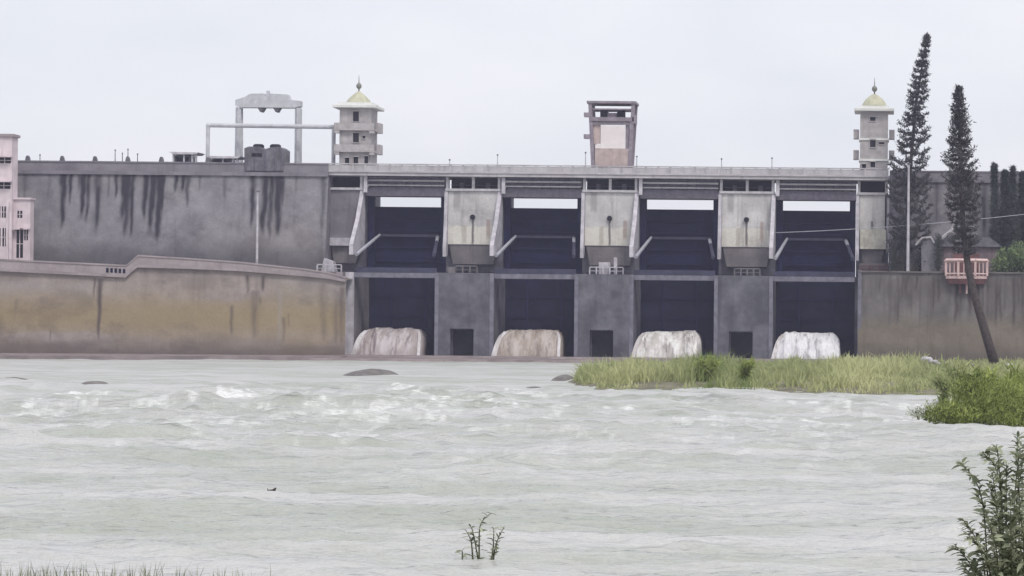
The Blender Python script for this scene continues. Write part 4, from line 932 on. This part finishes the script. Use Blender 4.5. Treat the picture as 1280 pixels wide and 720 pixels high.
# ------------------------------------------------------------------ near plants
def leafy(name, base, stems, leaf, label, seed, mat, step=.035, cat='plant', group=None, rad=.006, dens=1.0):
    """stems: lists of local points; lance-shaped folded leaves set along them"""
    rs_ = np.random.RandomState(seed); t = thing(name, base, label, cat, group); mb = MB(); V = []; F = []; SH = []
    for sp in stems:
        sp = [Vector(p) for p in sp]; n = 14; pts = []
        for i in range(n + 1):
            q = i / n * (len(sp) - 1); k = min(int(q), len(sp) - 2); u = q - k
            a, b = sp[k], sp[k + 1]; pm, pn = sp[max(k - 1, 0)], sp[min(k + 2, len(sp) - 1)]
            pts.append(.5 * ((2 * a) + (b - pm) * u + (2 * pm - 5 * a + 4 * b - pn) * u * u + (3 * a - pm - 3 * b + pn) * u ** 3))
        mb.tube(pts, [rad * (1 - .75 * i / n) for i in range(n + 1)], 5)
        L = sum((b - a).length for a, b in zip(pts, pts[1:])); m = int(L / step * dens); az = rs_.rand() * 6.28
        for j in range(m):
            q = (.12 + .88 * (j + rs_.rand() * .6) / m); i = min(int(q * n), n - 1); p = pts[i].lerp(pts[i + 1], min(1, q * n - i)); d = (pts[i + 1] - pts[i]).normalized()
            az += 2.4 + rs_.normal(0, .4); o = Vector((math.cos(az), math.sin(az), 0)); ld = (o * (.75 + .3 * rs_.rand()) + d * .55 + Vector((0, 0, rs_.normal(-.1, .35)))).normalized()
            ll = leaf * (.55 + .7 * rs_.rand()) * (1 - .35 * q); sd_ = ld.cross(Vector((0, 0, 1)) + Vector(rs_.normal(0, .4, 3))).normalized() * ll * .16; up = sd_.cross(ld).normalized() * ll * .05
            b = len(V); droop = Vector((0, 0, -ll * .18))
            V += [p, p + ld * ll * .35 + sd_ + up, p + ld * ll * .7 + sd_ * .7 + up + droop * .4, p + ld * ll + droop, p + ld * ll * .7 - sd_ * .7 + up + droop * .4, p + ld * ll * .35 - sd_ + up, p + ld * ll * .5 + droop * .15]
            F += [(b, b + 1, b + 6), (b + 1, b + 2, b + 6), (b + 2, b + 3, b + 6), (b + 3, b + 4, b + 6), (b + 4, b + 5, b + 6), (b + 5, b, b + 6)]
            SH += [float(np.clip(rs_.rand() ** 1.3, 0, 1))] * 7
    mb.build('stems', M['stem'], t)
    np_mesh('leaves', np.array([tuple(p) for p in V]), np.array(F), mat, t, False, {'shade': SH}); return t
# shrub in the lower right corner, rooted on the near bank
Yn = 11.5
def loc3(px, py, y, base): X_, Z_ = W(px, py, y); return (X_ - base[0], y - base[1], Z_ - base[2])
bx, bz = W(1262, 800, Yn); bz = float(land(np.array([bx]), np.array([Yn]))[0]); base = (bx, Yn, bz)
S_ = []
for tip, mid, root in (((1201, 578), (1228, 625), 1248), ((1229, 566), (1250, 606), 1254), ((1246, 556), (1253, 640), 1256), ((1204, 650), (1226, 688), 1250), ((1194, 682), (1216, 712), 1245), ((1272, 545), (1274, 640), 1272), ((1288, 548), (1282, 650), 1276),
                       ((1232, 640), (1246, 690), 1258), ((1262, 612), (1264, 680), 1262), ((1222, 618), (1240, 668), 1255), ((1296, 590), (1288, 680), 1280), ((1215, 700), (1232, 730), 1250), ((1278, 600), (1276, 690), 1268), ((1250, 660), (1256, 710), 1262), ((1305, 560), (1295, 660), 1284), ((1268, 650), (1268, 700), 1266), ((1240, 590), (1248, 650), 1254), ((1258, 580), (1258, 650), 1258), ((1280, 570), (1270, 640), 1264), ((1210, 668), (1234, 700), 1254), ((1228, 690), (1244, 715), 1256), ((1274, 630), (1280, 690), 1270), ((1284, 620), (1286, 690), 1276), ((1205, 708), (1226, 735), 1250), ((1244, 625), (1252, 680), 1260), ((1256, 640), (1262, 700), 1262), ((1236, 604), (1250, 660), 1258), ((1276, 556), (1268, 630), 1266), ((1262, 690), (1258, 720), 1260), ((1240, 700), (1248, 725), 1258), ((1272, 690), (1276, 715), 1272)):
    y = Yn + rnd.uniform(-.35, .35)
    S_.append([(rnd.uniform(-.12, .12) + (root - 1262) * Yn / FPX * .6, rnd.uniform(-.15, .15), -.02), loc3((mid[0] + root) / 2, 770, (y + Yn) / 2, base), loc3(*mid, y, base), loc3(*tip, y, base)])
leafy('leafy_shrub', base, S_, .082, 'grey green leafy shrub in the lower right corner, nearest the camera', 61, M['near'], .012, 'shrub', rad=.007)
# thin plant standing in shallow water
d = 40.0; bx, bz = W(600, 694, d); base = (bx, d, -.25)
S_ = [[(0, 0, 0), loc3(599, 680, d, base), loc3(601, 655, d, base), loc3(614, 641, d, base)], [(-.1, 0, 0), loc3(590, 685, d, base), loc3(588, 674, d, base), loc3(582, 662, d, base)], [(.15, 0, 0), loc3(616, 690, d, base), loc3(617, 672, d, base), loc3(617, 660, d, base)],
      [(-.3, 0, 0), loc3(578, 692, d, base), loc3(577, 688, d, base)], [(.2, .1, 0), loc3(618, 690, d, base), loc3(624, 670, d, base), loc3(630, 660, d, base)], [(0, .1, 0), loc3(596, 690, d, base), loc3(592, 668, d, base), loc3(588, 657, d, base)]]
leafy('water_plant', base, S_, .17, 'lone thin drooping plant standing in the shallows near the bottom centre', 62, M['near'], .04, 'plant', rad=.018)
# grass along the near bank, only its tips reach into view
X = np.concatenate([rs.uniform(-13.5, -8.5, 900), rs.normal(-11.5, .25, 200), rs.normal(-10.3, .2, 160), rs.uniform(-8.5, 2, 500)]); Y = rs.uniform(31, 34.5, len(X)); z = land(X, Y)
Hh = (.16 + .34 * rs.rand(len(X)) ** 2) * np.where(X < -8.3, 1.1, .55)
tag(blades('bank_grass', X, Y, z - .03, Hh, .018, M['near'], rs, .3, .15 + .6 * rs.rand(len(X))), 'sparse thin grass tips along the near bank at the bottom left', 'grass', kind='stuff')

# ------------------------------------------------------------------ overhead wire
xa, za = W(1330, 262, 296); xb, zb_ = W(966, 291, 304.5)
t = thing('overhead_wire', (xb, 304.5, zb_), 'thin pale overhead wire sagging from the right edge to the third pier', 'wire')
MB().tube([(q * (xa - xb), q * (296 - 304.5), q * (za - zb_) - 1.2 * 4 * q * (1 - q) * .35) for q in np.linspace(0, 1, 24)], .045, 5).build('cable', M['steel_pale'], t)

# ------------------------------------------------------------------ haze
hz = MB().box(-610, 610, -95, 1010, -3.0, 46).build('haze', None)
g = G('haze air'); g.t.nodes.remove(g.p); vo = g.n('ShaderNodeVolumePrincipled')
vo.inputs['Color'].default_value = (0.76, 0.76, 1.0, 1); vo.inputs['Density'].default_value = 0.00035; vo.inputs['Anisotropy'].default_value = 0.2
g.l(vo.outputs[0], g.o.inputs['Volume']); hz.data.materials.append(g.m); hz['kind'] = 'stuff'
